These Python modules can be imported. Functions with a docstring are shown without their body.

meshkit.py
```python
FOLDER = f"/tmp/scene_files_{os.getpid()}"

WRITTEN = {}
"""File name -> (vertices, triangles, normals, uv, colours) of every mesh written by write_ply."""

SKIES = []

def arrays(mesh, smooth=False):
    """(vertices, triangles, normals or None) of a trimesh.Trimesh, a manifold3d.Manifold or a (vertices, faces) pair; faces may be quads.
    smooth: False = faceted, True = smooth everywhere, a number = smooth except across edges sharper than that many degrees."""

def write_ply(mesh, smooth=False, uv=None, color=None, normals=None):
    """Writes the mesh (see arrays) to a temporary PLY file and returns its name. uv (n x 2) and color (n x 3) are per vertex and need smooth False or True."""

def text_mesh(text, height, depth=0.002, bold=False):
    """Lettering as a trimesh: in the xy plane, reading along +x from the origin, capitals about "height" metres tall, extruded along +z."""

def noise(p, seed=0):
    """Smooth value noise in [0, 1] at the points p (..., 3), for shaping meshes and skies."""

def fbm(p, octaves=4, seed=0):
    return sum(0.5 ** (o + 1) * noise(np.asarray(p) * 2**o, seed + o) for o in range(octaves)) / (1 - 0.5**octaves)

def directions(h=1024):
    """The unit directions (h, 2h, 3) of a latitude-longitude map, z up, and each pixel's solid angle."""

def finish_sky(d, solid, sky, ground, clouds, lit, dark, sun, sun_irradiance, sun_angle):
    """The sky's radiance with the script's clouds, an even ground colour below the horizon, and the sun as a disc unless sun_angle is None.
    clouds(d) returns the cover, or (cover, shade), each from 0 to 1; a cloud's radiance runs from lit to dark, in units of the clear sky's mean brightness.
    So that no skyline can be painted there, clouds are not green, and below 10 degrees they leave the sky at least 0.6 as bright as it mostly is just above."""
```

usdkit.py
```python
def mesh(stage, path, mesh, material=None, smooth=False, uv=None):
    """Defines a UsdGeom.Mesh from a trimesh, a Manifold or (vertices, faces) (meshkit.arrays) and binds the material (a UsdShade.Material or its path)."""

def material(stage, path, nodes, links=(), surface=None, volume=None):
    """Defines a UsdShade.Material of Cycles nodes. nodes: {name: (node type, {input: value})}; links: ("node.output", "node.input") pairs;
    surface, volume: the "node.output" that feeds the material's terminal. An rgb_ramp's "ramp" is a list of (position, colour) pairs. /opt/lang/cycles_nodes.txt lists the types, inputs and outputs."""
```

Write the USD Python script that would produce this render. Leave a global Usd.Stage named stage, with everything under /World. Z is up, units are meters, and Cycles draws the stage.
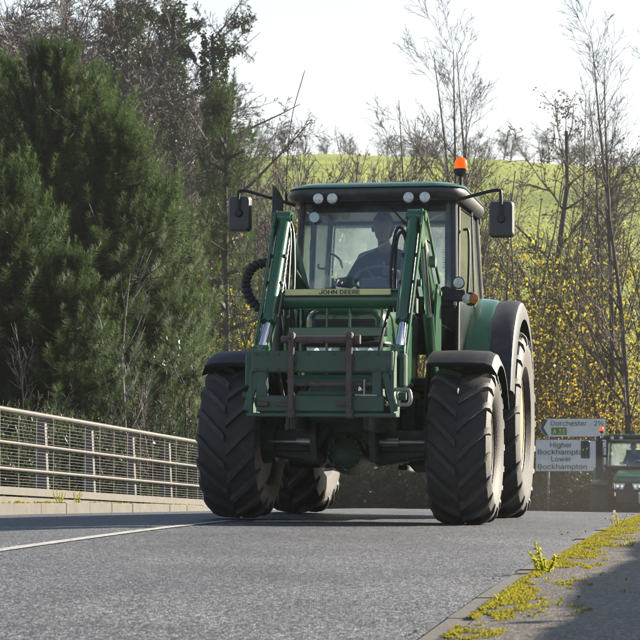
import math, random
import numpy as np, trimesh, manifold3d as m3
from scipy.interpolate import PchipInterpolator
from scipy.spatial import ConvexHull
from pxr import Usd, UsdGeom, UsdLux, UsdShade, Gf, Sdf
import usdkit, meshkit

stage = Usd.Stage.CreateInMemory()
UsdGeom.SetStageUpAxis(stage, UsdGeom.Tokens.z)
UsdGeom.SetStageMetersPerUnit(stage, 1.0)
UsdGeom.Xform.Define(stage, '/World'); UsdGeom.Scope.Define(stage, '/World/Looks')

# ------------------------------------------------------------------ camera, sky, sun, exposure
CAM_Z = 0.9
FPX = 2196.0                                   # focal length in units of a 640 px wide picture
PITCH = math.degrees(math.atan2(50, FPX))      # the eye line lies 50 px below the picture's middle
cam = UsdGeom.Camera.Define(stage, '/World/camera')
cam.CreateHorizontalApertureAttr(36.0); cam.CreateVerticalApertureAttr(36.0)
cam.CreateFocalLengthAttr(36.0 * FPX / 640)
cam.CreateClippingRangeAttr(Gf.Vec2f(0.1, 5000))
cam.AddTranslateOp().Set((0, 0, CAM_Z)); cam.AddRotateXOp().Set(90 + PITCH)
cam.CreateFStopAttr(13.0); cam.CreateFocusDistanceAttr(17.5)
EXPOSURE = 2.02
cam.CreateExposureAttr(EXPOSURE)

SUN_AZ, SUN_EL = math.radians(62), math.radians(21)
SUN = np.array([math.sin(SUN_AZ) * math.cos(SUN_EL), math.cos(SUN_AZ) * math.cos(SUN_EL), math.sin(SUN_EL)])
sky = UsdLux.DomeLight.Define(stage, '/World/sky')
sky.GetPrim().SetCustomDataByKey('kind', 'structure')
SKY = usdkit.material(stage, '/World/Looks/sky', {
    's': ('sky_texture', {'sky_type': 'single_scattering', 'sun_disc': False, 'sun_elevation': SUN_EL, 'sun_rotation': SUN_AZ, 'aerosol_density': 1.2}),
    'tc': ('texture_coordinate', {}), 'x': ('separate_xyz', {}), 'k': ('map_range', {'from_min': .02, 'from_max': .33, 'to_min': .92, 'to_max': .02, 'clamp': True}),
    'mp': ('mapping', {'scale': (2.0, 2.0, 6.0)}), 'n': ('noise_texture', {'scale': 1.5, 'detail': 6, 'roughness': .55}), 'a': ('math', {'math_type': 'multiply_add', 'value2': .5, 'value3': -.25}),
    'f': ('math', {'math_type': 'add', 'use_clamp': True}), 'm': ('mix_color', {'b': (5.5, 5.6, 5.75), 'use_clamp': False}),
    'b': ('background_shader', {'strength': 0.05})},
    [('tc.generated', 'x.vector'), ('x.z', 'k.value'), ('tc.generated', 'mp.vector'), ('mp.vector', 'n.vector'), ('n.fac', 'a.value1'), ('k.result', 'f.value1'), ('a.value', 'f.value2'), ('f.value', 'm.fac'), ('s.color', 'm.a'), ('m.result', 'b.color')], surface='b.background')
UsdShade.MaterialBindingAPI.Apply(sky.GetPrim()).Bind(SKY)
sun = UsdLux.DistantLight.Define(stage, '/World/sun')
sun.CreateNormalizeAttr(True); sun.CreateIntensityAttr(1.25); sun.CreateAngleAttr(0.5); sun.CreateColorAttr(Gf.Vec3f(1.0, .90, .74))
zax = Gf.Vec3d(*SUN)
sun.AddTransformOp().Set(Gf.Matrix4d().SetRotate(Gf.Rotation(Gf.Vec3d(0, 0, 1), zax)))

# ------------------------------------------------------------------ helpers
used = {}
def numbered(parent, name):
    k = (str(parent), name); n = used.get(k, 0); used[k] = n + 1
    return f'{parent}/{name}' if n == 0 else f'{parent}/{name}_{n:03d}'
def tag(o, label=None, cat=None, group=None, kind=None):
    o = o.GetPrim() if hasattr(o, 'GetPrim') else o
    for k, v in (('label', label), ('category', cat), ('group', group), ('kind', kind)):
        if v: o.SetCustomDataByKey(k, v)
    return o
def thing(name, label, cat, loc=(0, 0, 0), rz=0, rx=0, sc=1.0, group=None):
    x = UsdGeom.Xform.Define(stage, numbered('/World', name))
    x.AddTranslateOp().Set(tuple(float(c) for c in loc)); x.AddRotateZOp().Set(float(rz)); x.AddRotateXOp().Set(float(rx))
    s = sc if np.ndim(sc) else (sc, sc, sc)
    x.AddScaleOp().Set(Gf.Vec3f(*map(float, s)))
    return tag(x, label, cat, group)
def dup(root, loc, rz=0, rx=0, sc=1.0, label=None, group=None):
    was = root.GetCustomData()
    r = thing(root.GetName().rstrip('0123456789').rstrip('_'), label or was['label'], was['category'], loc, rz, rx, sc, group or was.get('group'))
    r.GetReferences().AddInternalReference(root.GetPath()); r.SetInstanceable(True)
    return r
def part(parent, name, mesh, mat, smooth=32, label=None):
    if isinstance(mesh, MB): mesh = mesh.mesh()
    p = parent.GetPath() if hasattr(parent, 'GetPath') else parent
    m = usdkit.mesh(stage, numbered(p, name), mesh, mat, smooth=smooth)
    if label: tag(m, label)
    return m.GetPrim()
def top(name, mesh, mat, smooth=32, **k):
    return tag(part('/World', name, mesh, mat, smooth), **k)

A = np.array
def unit(v): v = A(v, float); return v / max(np.linalg.norm(v), 1e-12)
_bx = np.array([[sx * (1 - (a == 0) * 0), sy, sz, a] for a in range(3) for sx in (-1, 1) for sy in (-1, 1) for sz in (-1, 1)], float)
def _bevel_pts(h, b):
    s = _bx[:, :3] * A(h); cut = np.full((24, 3), b); cut[np.arange(24), _bx[:, 3].astype(int)] = 0
    return s - _bx[:, :3] * cut
def _hull_faces(p):
    h = ConvexHull(p); f = h.simplices.copy(); c = p.mean(0)
    n = np.cross(p[f[:, 1]] - p[f[:, 0]], p[f[:, 2]] - p[f[:, 0]])
    flip = ((p[f].mean(1) - c) * n).sum(1) < 0; f[flip] = f[flip][:, ::-1]
    return f
_BF = _hull_faces(_bevel_pts((1, 1, 1), .2))
class MB:
    def __init__(s): s.v, s.f, s.n = [], [], 0
    def add(s, v, f):
        v = A(v, float); f = A(f, int)
        if f.shape[1] == 4: f = np.vstack([f[:, [0, 1, 2]], f[:, [0, 2, 3]]])
        s.v.append(v); s.f.append(f + s.n); s.n += len(v); return s
    def box(s, c, size, bev=.008, R=None):
        h = A(size, float) / 2; p = _bevel_pts(h, min(bev, h.min() * .45))
        if R is not None: p = p @ A(R).T
        return s.add(p + A(c), _BF)
    def bar(s, p0, p1, w, d, bev=.008, up=(0, 0, 1)):       # box beam from p0 to p1: w sideways, d along "up"
        p0, p1 = A(p0, float), A(p1, float); z = unit(p1 - p0); x = np.cross(A(up, float), z)
        if np.linalg.norm(x) < 1e-4: x = A([1., 0, 0])
        x = unit(x); y = np.cross(z, x)
        return s.box((p0 + p1) / 2, (w, d, np.linalg.norm(p1 - p0)), bev, np.stack([x, y, z], 1))
    def cyl(s, p0, p1, r0, r1=None, n=16, caps=True):
        r1 = r0 if r1 is None else r1; return s.tube([p0, p1], [r0, r1], n, caps)
    def tube(s, pts, r, n=10, caps=True):
        pts = A(pts, float); r = np.full(len(pts), r) if np.ndim(r) == 0 else A(r, float)
        t = np.gradient(pts, axis=0); t /= np.maximum(np.linalg.norm(t, axis=1, keepdims=True), 1e-9)
        u = np.cross(t[0], [0, 0, 1.]);  u = u if np.linalg.norm(u) > 1e-3 else A([1., 0, 0]); u = unit(u)
        a = np.arange(n) * 2 * math.pi / n; V = []
        for i in range(len(pts)):
            u = unit(u - t[i] * (u @ t[i])); w = np.cross(t[i], u)
            V.append(pts[i] + r[i] * (np.cos(a)[:, None] * u + np.sin(a)[:, None] * w))
        return s.loft(V, caps)
    def loft(s, loops, caps=True):
        n = len(loops[0]); m = len(loops); V = np.vstack(loops); i = np.arange(n); j = (i + 1) % n; F = []
        for k in range(m - 1): F.append(np.stack([k * n + i, k * n + j, (k + 1) * n + j, (k + 1) * n + i], 1))
        F = np.vstack(F); F = np.vstack([F[:, [0, 1, 2]], F[:, [0, 2, 3]]])
        if caps:
            F = np.vstack([F, [[len(V), j_, i_] for i_, j_ in zip(i, j)], [[len(V) + 1, (m - 1) * n + i_, (m - 1) * n + j_] for i_, j_ in zip(i, j)]])
            V = np.vstack([V, [loops[0].mean(0)], [loops[-1].mean(0)]])
        return s.add(V, F)
    def rev(s, prof, c, axis='x', n=32, closed=False):      # profile of (along axis, radius)
        a = np.arange(n) * 2 * math.pi / n; L = []
        for h, r in prof:
            p = {'x': np.stack([np.full(n, h), r * np.cos(a), r * np.sin(a)], 1), 'y': np.stack([r * np.sin(a), np.full(n, h), r * np.cos(a)], 1), 'z': np.stack([r * np.cos(a), r * np.sin(a), np.full(n, h)], 1)}[axis]
            L.append(p + A(c))
        if closed: L.append(L[0])
        return s.loft(L, not closed)
    def sheet(s, G):                                          # grid of points (m, n, 3)
        G = A(G, float); m, n = G.shape[:2]; k = np.arange(m * n).reshape(m, n)
        return s.add(G.reshape(-1, 3), np.stack([k[:-1, :-1], k[1:, :-1], k[1:, 1:], k[:-1, 1:]], -1).reshape(-1, 4))
    def slab(s, G, nrm, th):                                  # a sheet with thickness th along nrm (m, n, 3)
        G = A(G, float); B = G - A(nrm) * th; m, n = G.shape[:2]
        loops = [np.vstack([G[i], B[i][::-1]]) for i in range(m)]
        return s.loft(loops)
    def extr(s, poly, th, M):                                 # polygon in 2D extruded by th, then the 4x4 M
        t = trimesh.creation.extrude_polygon(__import__('shapely').Polygon(poly), th, engine='earcut'); t.apply_transform(M)
        return s.add(t.vertices, t.faces)
    def mesh(s):
        m = trimesh.Trimesh(np.vstack(s.v), np.vstack(s.f), process=False); return m
def rrect(cx, cy, hx, hy, r, n=5):                            # rounded rectangle outline in 2D
    P = []
    for qx, qy, a0 in ((1, 1, 0), (-1, 1, 90), (-1, -1, 180), (1, -1, 270)):
        for t in np.linspace(0, 90, n):
            a = math.radians(a0 + t); P.append((cx + qx * (hx - r) + r * math.cos(a), cy + qy * (hy - r) + r * math.sin(a)))
    return A(P)
def bez(pts, n=16):                                           # Catmull-Rom through the points
    P = A(pts, float); P = np.vstack([2 * P[0] - P[1], P, 2 * P[-1] - P[-2]]); out = []
    for i in range(1, len(P) - 2):
        for t in np.linspace(0, 1, n, endpoint=False):
            a, b, c, d = P[i - 1:i + 3]
            out.append(.5 * (2 * b + (c - a) * t + (2 * a - 5 * b + 4 * c - d) * t * t + (3 * b - a - 3 * c + d) * t ** 3))
    return A(out + [P[-2]])

# ------------------------------------------------------------------ materials
def mat(name, col, rough=.5, metal=0, var=None, vscale=3, bump=0, bscale=60, spec=.5, coat=0, dust=None, dscale=6, dlim=(.5, .7), detail=5, obj=True):
    n = {'p': ('principled_bsdf', {'base_color': col, 'roughness': rough, 'metallic': metal, 'specular_ior_level': spec, 'coat_weight': coat})}
    L = []
    n['tc'] = ('texture_coordinate', {}); src = 'tc.object' if obj else 'g.position'
    if not obj: n['g'] = ('geometry', {})
    last = None
    if var is not None:
        n['n1'] = ('noise_texture', {'scale': vscale, 'detail': detail, 'roughness': .6})
        n['r1'] = ('rgb_ramp', {'ramp': [(.3, col), (.7, var)]}); L += [(src, 'n1.vector'), ('n1.fac', 'r1.fac')]; last = 'r1.color'
    if dust is not None:
        n['n2'] = ('noise_texture', {'scale': dscale, 'detail': 6, 'roughness': .65}); n['r2'] = ('rgb_ramp', {'ramp': [(dlim[0], (0, 0, 0)), (dlim[1], (1, 1, 1))]})
        n['m2'] = ('mix_color', {'a': col, 'b': dust}); L += [(src, 'n2.vector'), ('n2.fac', 'r2.fac'), ('r2.color', 'm2.fac')]
        if last: L.append((last, 'm2.a'))
        last = 'm2.result'
    if last: L.append((last, 'p.base_color'))
    if bump:
        n['n3'] = ('noise_texture', {'scale': bscale, 'detail': 3}); n['b'] = ('bump', {'strength': bump, 'distance': .01}); L += [(src, 'n3.vector'), ('n3.fac', 'b.height'), ('b.normal', 'p.normal')]
    return usdkit.material(stage, '/World/Looks/' + name, n, L, surface='p.BSDF')
def leaf(name, cols, rough=.5, trans=.4, spec=.2):
    ramp = [(i / max(len(cols) - 1, 1), c) for i, c in enumerate(cols)]
    tr = [(p, tuple(min(1, x * 1.9) for x in c)) for p, c in ramp]
    return usdkit.material(stage, '/World/Looks/' + name, {
        'g': ('geometry', {}), 'r': ('rgb_ramp', {'ramp': ramp}), 'q': ('rgb_ramp', {'ramp': tr}),
        'p': ('principled_bsdf', {'roughness': rough, 'specular_ior_level': spec}), 't': ('translucent_bsdf', {}), 'm': ('mix_closure', {'fac': trans})},
        [('g.random_per_island', 'r.fac'), ('g.random_per_island', 'q.fac'), ('r.color', 'p.base_color'), ('q.color', 't.color'), ('p.BSDF', 'm.closure1'), ('t.BSDF', 'm.closure2')], surface='m.closure')
def glass(name, tint=(.92, .95, .94), dirt=.06, dirtcol=(.5, .52, .5), glow=.5):
    return usdkit.material(stage, '/World/Looks/' + name, {
        'f': ('fresnel', {'IOR': 1.5}), 't': ('transparent_bsdf', {'color': tint}), 'g': ('glossy_bsdf', {'color': (1, 1, 1), 'roughness': .02}), 'm': ('mix_closure', {}),
        'd0': ('diffuse_bsdf', {'color': dirtcol}), 'd1': ('translucent_bsdf', {'color': dirtcol}), 'd': ('mix_closure', {'fac': glow}), 'd2': ('mix_closure', {}), 'tc': ('texture_coordinate', {}), 'n': ('noise_texture', {'scale': 3.2, 'detail': 6, 'roughness': .65}), 'nr': ('map_range', {'from_min': .3, 'from_max': .72, 'to_min': dirt * .45, 'to_max': dirt * 1.7, 'clamp': True})},
        [('f.fac', 'm.fac'), ('t.BSDF', 'm.closure1'), ('g.BSDF', 'm.closure2'), ('m.closure', 'd2.closure1'), ('d0.BSDF', 'd.closure1'), ('d1.BSDF', 'd.closure2'), ('d.closure', 'd2.closure2'), ('tc.object', 'n.vector'), ('n.fac', 'nr.value'), ('nr.result', 'd2.fac')], surface='d2.closure')
M = {}
M['green'] = mat('green_paint', (.006, .056, .022), .3, var=(.010, .066, .029), vscale=5, coat=.35, dust=(.05, .055, .038), dscale=5, dlim=(.5, .85))
M['green_dirty'] = mat('green_paint_dirty', (.012, .052, .03), .5, var=(.026, .064, .044), vscale=9, dust=(.06, .04, .032), dscale=16, dlim=(.58, .68), bump=.2)
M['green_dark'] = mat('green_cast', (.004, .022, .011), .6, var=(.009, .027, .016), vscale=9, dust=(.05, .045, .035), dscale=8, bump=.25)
M['rust'] = mat('rusty_steel', (.06, .036, .03), .7, var=(.085, .062, .055), vscale=14, dust=(.03, .025, .025), dscale=20, bump=.35, bscale=120)
M['rubber'] = mat('tyre_rubber', (.014, .0135, .014), .68, var=(.024, .022, .021), vscale=7, dust=(.05, .041, .031), dscale=9, dlim=(.52, .85), bump=.3, bscale=90)
M['tread'] = mat('worn_tread', (.021, .021, .023), .7, var=(.034, .032, .032), vscale=6, dust=(.075, .06, .045), dscale=7, dlim=(.5, .8), bump=.3, bscale=90)
M['black'] = mat('black_plastic', (.010, .010, .012), .55, spec=.3, var=(.02, .02, .022), vscale=8, dust=(.05, .048, .045), dscale=9, dlim=(.55, .85))
M['grey'] = mat('charcoal_plastic', (.018, .02, .024), .45, var=(.026, .028, .032), vscale=6, dust=(.07, .066, .06), dscale=8, dlim=(.55, .85))
M['fender'] = mat('fender_plastic', (.012, .016, .028), .6, spec=.25, var=(.03, .032, .038), vscale=5, dust=(.06, .056, .05), dscale=6, dlim=(.5, .85))
M['amber_dull'] = mat('amber_indicator', (.42, .13, .02), .3, var=(.34, .1, .02), vscale=20)
M['chrome'] = mat('chrome_rod', (.75, .76, .78), .16, 1)
M['steel'] = mat('worn_steel', (.32, .31, .30), .42, 1, var=(.22, .2, .18), vscale=12)
M['yellow'] = mat('yellow_stripe', (.60, .55, .20), .4, var=(.5, .48, .2), vscale=10)
M['yellow_rim'] = mat('yellow_rim', (.17, .13, .04), .65, var=(.12, .095, .05), vscale=8, dust=(.12, .095, .06), dscale=6, dlim=(.4, .6))
M['rim_dusty'] = mat('dusty_rim', (.06, .05, .033), .75, var=(.045, .04, .032), vscale=8)
M['wheelgrey'] = mat('steering_grey', (.16, .165, .17), .5)
M['cloth'] = mat('seat_fabric', (.02, .022, .028), .9)
M['glass'] = glass('cab_glass', (.86, .9, .9), dirt=.04); M['rearglass'] = glass('rear_glass', dirt=.17, dirtcol=(.72, .78, .72), glow=.85); M['screen'] = glass('windscreen_glass', (.82, .88, .91), .05, (.5, .56, .64))
M['lens'] = mat('lamp_lens', (.30, .30, .29), .22, .55, var=(.62, .61, .57), vscale=28, coat=1, bump=.5, bscale=120)
M['amber'] = usdkit.material(stage, '/World/Looks/amber_plastic', {'p': ('principled_bsdf', {'base_color': (.9, .24, .012), 'roughness': .18, 'transmission_weight': .25, 'subsurface_weight': .3, 'subsurface_scale': .02}), 't': ('translucent_bsdf', {'color': (1, .32, .02)}), 'm': ('mix_closure', {'fac': .5})}, [('p.BSDF', 'm.closure1'), ('t.BSDF', 'm.closure2')], surface='m.closure')
M['skin'] = mat('skin', (.30, .17, .12), .5, var=(.26, .14, .10), vscale=20)
M['jacket'] = mat('navy_jacket', (.022, .03, .055), .85, var=(.03, .038, .065), vscale=15)
M['trouser'] = mat('dark_trousers', (.03, .032, .04), .85)
M['hair'] = mat('dark_hair', (.02, .015, .012), .7, bump=.4, bscale=200)
M['eye'] = mat('eye_white', (.3, .28, .27), .4)
M['concrete'] = mat('kerb_concrete', (.078, .072, .062), .85, var=(.055, .05, .043), vscale=5, dust=(.05, .046, .036), dscale=13, dlim=(.5, .72), bump=.4, bscale=90, obj=False)
M['plinth'] = mat('plinth_concrete', (.09, .08, .067), .85, var=(.062, .055, .046), vscale=2.5, dust=(.06, .052, .04), dscale=5, bump=.4, bscale=70, obj=False)
M['alu'] = mat('weathered_rail', (.062, .056, .047), .6, .1, var=(.042, .038, .032), vscale=5, bump=.15, obj=False)
M['post'] = mat('grey_post', (.11, .105, .10), .55, .2, var=(.08, .078, .078), vscale=4, obj=False)
M['wire'] = mat('galvanised_wire', (.2, .195, .185), .5, .4)
M['signwhite'] = mat('sign_white', (.55, .55, .54), .55, var=(.46, .46, .44), vscale=3)
M['signblack'] = mat('sign_black', (.02, .02, .022), .5)
M['signgreen'] = mat('sign_green', (.02, .12, .05), .5)
M['signyellow'] = mat('sign_yellow', (.75, .58, .05), .5)
M['signback'] = mat('sign_grey', (.2, .2, .21), .6, .3)
M['paint'] = mat('road_paint', (.36, .36, .36), .8, var=(.26, .26, .26), vscale=6, dust=(.07, .07, .075), dscale=34, dlim=(.5, .66), bump=.4, bscale=120, obj=False)
M['bark'] = mat('bark_grey', (.04, .029, .019), .9, var=(.062, .047, .031), vscale=4)
M['bark_dark'] = mat('bark_dark', (.028, .021, .016), .9, var=(.048, .037, .027), vscale=4)
M['bark_pale'] = mat('bark_pale', (.2, .18, .16), .8, var=(.13, .115, .10), vscale=6)
M['bark_mauve'] = mat('bark_mauve', (.056, .046, .043), .9, var=(.08, .067, .061), vscale=2)
M['needle'] = leaf('pine_needles', [(.035, .058, .018), (.07, .115, .03), (.13, .17, .045), (.24, .26, .085)], .6, .35, .12)
M['sapleaf'] = leaf('sapling_leaves', [(.28, .19, .018), (.44, .27, .018), (.52, .29, .015), (.54, .24, .012), (.32, .23, .02)], .5, .62)
M['greenleaf'] = leaf('green_leaves', [(.16, .14, .016), (.3, .22, .02), (.38, .26, .02), (.2, .17, .018)], .45, .58)
M['oakleaf'] = leaf('brown_leaves', [(.06, .036, .02), (.09, .052, .024), (.075, .048, .028)], .6, .35)
M['ivy'] = leaf('ivy_leaves', [(.015, .03, .01), (.03, .055, .014), (.05, .08, .016)], .45, .25, .25)
M['bramble'] = leaf('bramble_leaves', [(.02, .034, .012), (.035, .055, .014), (.06, .075, .02), (.24, .17, .02)], .45, .3, .25)
M['glossy'] = leaf('glossy_leaves', [(.03, .05, .02), (.06, .08, .03), (.08, .09, .05)], .22, .2, .8)
M['moss'] = leaf('moss', [(.2, .18, .02), (.46, .34, .02), (.56, .40, .02), (.32, .29, .03), (.53, .36, .02), (.18, .19, .03), (.46, .32, .03)], .85, .25, .2)
M['weed'] = leaf('weed_leaves', [(.26, .26, .02), (.42, .36, .03), (.5, .40, .04), (.3, .28, .03)], .5, .45)
M['hedge'] = leaf('hedge_leaves', [(.03, .05, .012), (.05, .075, .016)], .5, .3)

# asphalt: coarse pale and dark aggregate in a dark binder
def asphalt(name, lo, mid, hi, patch, cell=95):
    return usdkit.material(stage, '/World/Looks/' + name, {
        'g': ('geometry', {}), 'v': ('voronoi_texture', {'scale': cell, 'feature': 'f1'}), 'c': ('separate_color', {}),
        'r': ('rgb_ramp', {'ramp': [(0, lo), (.5, mid), (.78, hi), (1, tuple(min(.6, x * 1.9) for x in hi))]}),
        'dn': ('noise_texture', {'scale': 60, 'detail': 3, 'roughness': .6}), 'dv': ('vector_math', {'math_type': 'multiply_add', 'vector2': (.02, .02, .02)}),
        'e': ('rgb_ramp', {'ramp': [(.35, (1, 1, 1)), (.65, (.35, .35, .35))]}), 'mu': ('mix_color', {'blend_type': 'multiply', 'fac': 1.0}),
        'n': ('noise_texture', {'scale': .8, 'detail': 7, 'roughness': .6}), 'nr': ('rgb_ramp', {'ramp': [(.3, (.6, .6, .63)), (.7, (1.25, 1.22, 1.18))]}),
        'mv': ('mix_color', {'blend_type': 'multiply', 'fac': 1.0, 'use_clamp': False}), 'b': ('bump', {'strength': .8, 'distance': .006, 'invert': True}),
        'p': ('principled_bsdf', {'roughness': .62, 'specular_ior_level': .5})},
        [('g.position', 'dn.vector'), ('dn.color', 'dv.vector1'), ('g.position', 'dv.vector3'), ('dv.vector', 'v.vector'), ('v.color', 'c.color'), ('c.r', 'r.fac'), ('v.distance', 'e.fac'), ('r.color', 'mu.a'), ('e.color', 'mu.b'), ('g.position', 'n.vector'), ('n.fac', 'nr.fac'),
         ('mu.result', 'mv.a'), ('nr.color', 'mv.b'), ('mv.result', 'p.base_color'), ('v.distance', 'b.height'), ('b.normal', 'p.normal')], surface='p.BSDF')
M['road'] = asphalt('asphalt', (.011, .012, .015), (.038, .041, .049), (.21, .218, .238), 0, 108)
M['path'] = asphalt('path_asphalt', (.03, .025, .02), (.082, .069, .053), (.18, .152, .115), 0, 100)

# ------------------------------------------------------------------ the lie of the land
TH = math.radians(11.0); TAN = math.tan(TH)
_Y = [-200, -60, 0, 7.5, 9, 11.1, 13.1, 15.5, 17.8, 20.5, 24, 29, 35, 41, 48, 55, 62, 68, 75, 92, 110, 150, 200, 225, 245, 300, 600, 1500]
_Z = [-.2, .2, -.825, -.922, -.947, -1.0, -1.065, -1.152, -1.25, -1.37, -1.555, -1.87, -2.29, -2.74, -3.27, -3.83, -4.42, -4.95, -5.35, -5.2, -2.5, 6.1, 18.1, 21.3, 22.4, 20.5, -20, -50]
_prof = PchipInterpolator(_Y, A(_Z) + CAM_Z)
def zr(y): return _prof(np.asarray(y, float))
def crown(q): return .018 * np.minimum(np.asarray(q) + 7.8, -1.16 - np.asarray(q)) - .018
def ss(a, b, x): t = np.clip((np.asarray(x, float) - a) / (b - a), 0, 1); return t * t * (3 - 2 * t)
def gz(X, Y):
    X, Y = np.asarray(X, float), np.asarray(Y, float); q = X - TAN * Y; near = 1 - ss(70, 90, Y)
    z = zr(Y) - .16 - near * ss(11.2, 17, -q) * 1.3 + near * ss(1.6, 4.5, q) * .5
    wob = meshkit.noise(np.stack([X * .07, Y * .07, X * 0], -1), 3) - .5
    return z + wob * 2.2 * ss(85, 130, Y) + wob * .3 * near * ss(2, 8, np.abs(q + 4.8) - 6.4)
def qx(q, Y): return q + TAN * Y
def at(px, py, Y):                              # the world point at depth Y behind a spot of the 640 px picture
    return A([(px - 320) / FPX * Y, Y, CAM_Z + (370 - py) / FPX * Y])

xs = np.concatenate([np.linspace(-900, -60, 22)[:-1], np.linspace(-60, 80, 141)[:-1], np.linspace(80, 900, 22)])
ys = np.concatenate([np.linspace(-150, -4, 14)[:-1], np.linspace(-4, 100, 131)[:-1], np.linspace(100, 260, 81)[:-1], np.linspace(260, 1500, 24)])
GX, GY = np.meshgrid(xs, ys, indexing='ij')
M['ground'] = usdkit.material(stage, '/World/Looks/ground', {
    'g': ('geometry', {}), 's': ('separate_xyz', {}), 'k': ('map_range', {'from_min': 80, 'from_max': 92, 'clamp': True}),
    'n': ('noise_texture', {'scale': 1.2, 'detail': 6, 'roughness': .65}), 'r': ('rgb_ramp', {'ramp': [(.3, (.05, .04, .025)), (.55, (.07, .065, .03)), (.7, (.06, .085, .02))]}),
    'mp': ('mapping', {'scale': (.03, .28, .1)}), 'n2': ('noise_texture', {'scale': 1.0, 'detail': 7, 'roughness': .7}), 'r2': ('rgb_ramp', {'ramp': [(.3, (.10, .125, .025)), (.5, (.18, .215, .033)), (.72, (.245, .275, .044))]}),
    'm': ('mix_color', {}), 'p': ('principled_bsdf', {'roughness': .9, 'specular_ior_level': .2}), 'n3': ('noise_texture', {'scale': 3.0, 'detail': 6}), 'b': ('bump', {'strength': .9, 'distance': .25})},
    [('g.position', 's.vector'), ('s.y', 'k.value'), ('g.position', 'n.vector'), ('n.fac', 'r.fac'), ('g.position', 'mp.vector'), ('mp.vector', 'n2.vector'), ('n2.fac', 'r2.fac'), ('k.result', 'm.fac'), ('r.color', 'm.a'), ('r2.color', 'm.b'),
     ('m.result', 'p.base_color'), ('g.position', 'n3.vector'), ('n3.fac', 'b.height'), ('b.normal', 'p.normal')], surface='p.BSDF')
top('ground', MB().sheet(np.stack([GX, GY, gz(GX, GY)], -1)[::-1]), M['ground'], smooth=True, kind='structure', label='green hillside field and rough verge rising behind the road')

def strip(q0, q1, y0, y1, dz, step=.5, nq=4):
    Y = np.arange(y0, y1 + step, step); Q = np.linspace(q0, q1, nq)
    return MB().sheet(np.stack([qx(Q[None, :], Y[:, None]), np.repeat(Y[:, None], nq, 1), np.repeat(zr(Y)[:, None] + dz, nq, 1)], -1)[:, ::-1])
KR, KL, KW, KH, KHR = -1.16, -7.8, .127, .105, -.008
CY = np.arange(-6, 70.1, .5); CQ = np.array([KL, -6.6, -5.5, -4.7, -4.46, -4.2, -3.5, -2.5, -1.7, KR])
road_sheet = MB().sheet(np.stack([qx(CQ[None], CY[:, None]), np.repeat(CY[:, None], 10, 1), zr(CY)[:, None] + crown(CQ)[None]], -1)[:, ::-1])
top('road', road_sheet, M['road'], smooth=True, kind='structure', label='grey asphalt road with coarse pale chippings cresting under the tractor')
jY = np.linspace(70.03, 76, 8); jX = np.linspace(-30, 60, 40)
top('junction_road', MB().sheet(np.stack([np.repeat(jX[None], 8, 0), np.repeat(jY[:, None], 40, 1), np.repeat(zr(jY)[:, None], 40, 1)], -1)[:, ::-1]), M['road'], smooth=True, kind='structure', label='asphalt side road crossing at the foot of the slope')
top('pavement', strip(KR + KW + .004, 2.2, -6, 69, KHR + .003, nq=5), M['path'], smooth=True, kind='structure', label='dark worn footpath along the right kerb')
top('footway', strip(-9.95, KL - KW - .004, -2, 69, KH - .012, nq=4), M['plinth'], smooth=True, kind='structure', label='narrow concrete footway between left kerb and railing')

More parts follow.
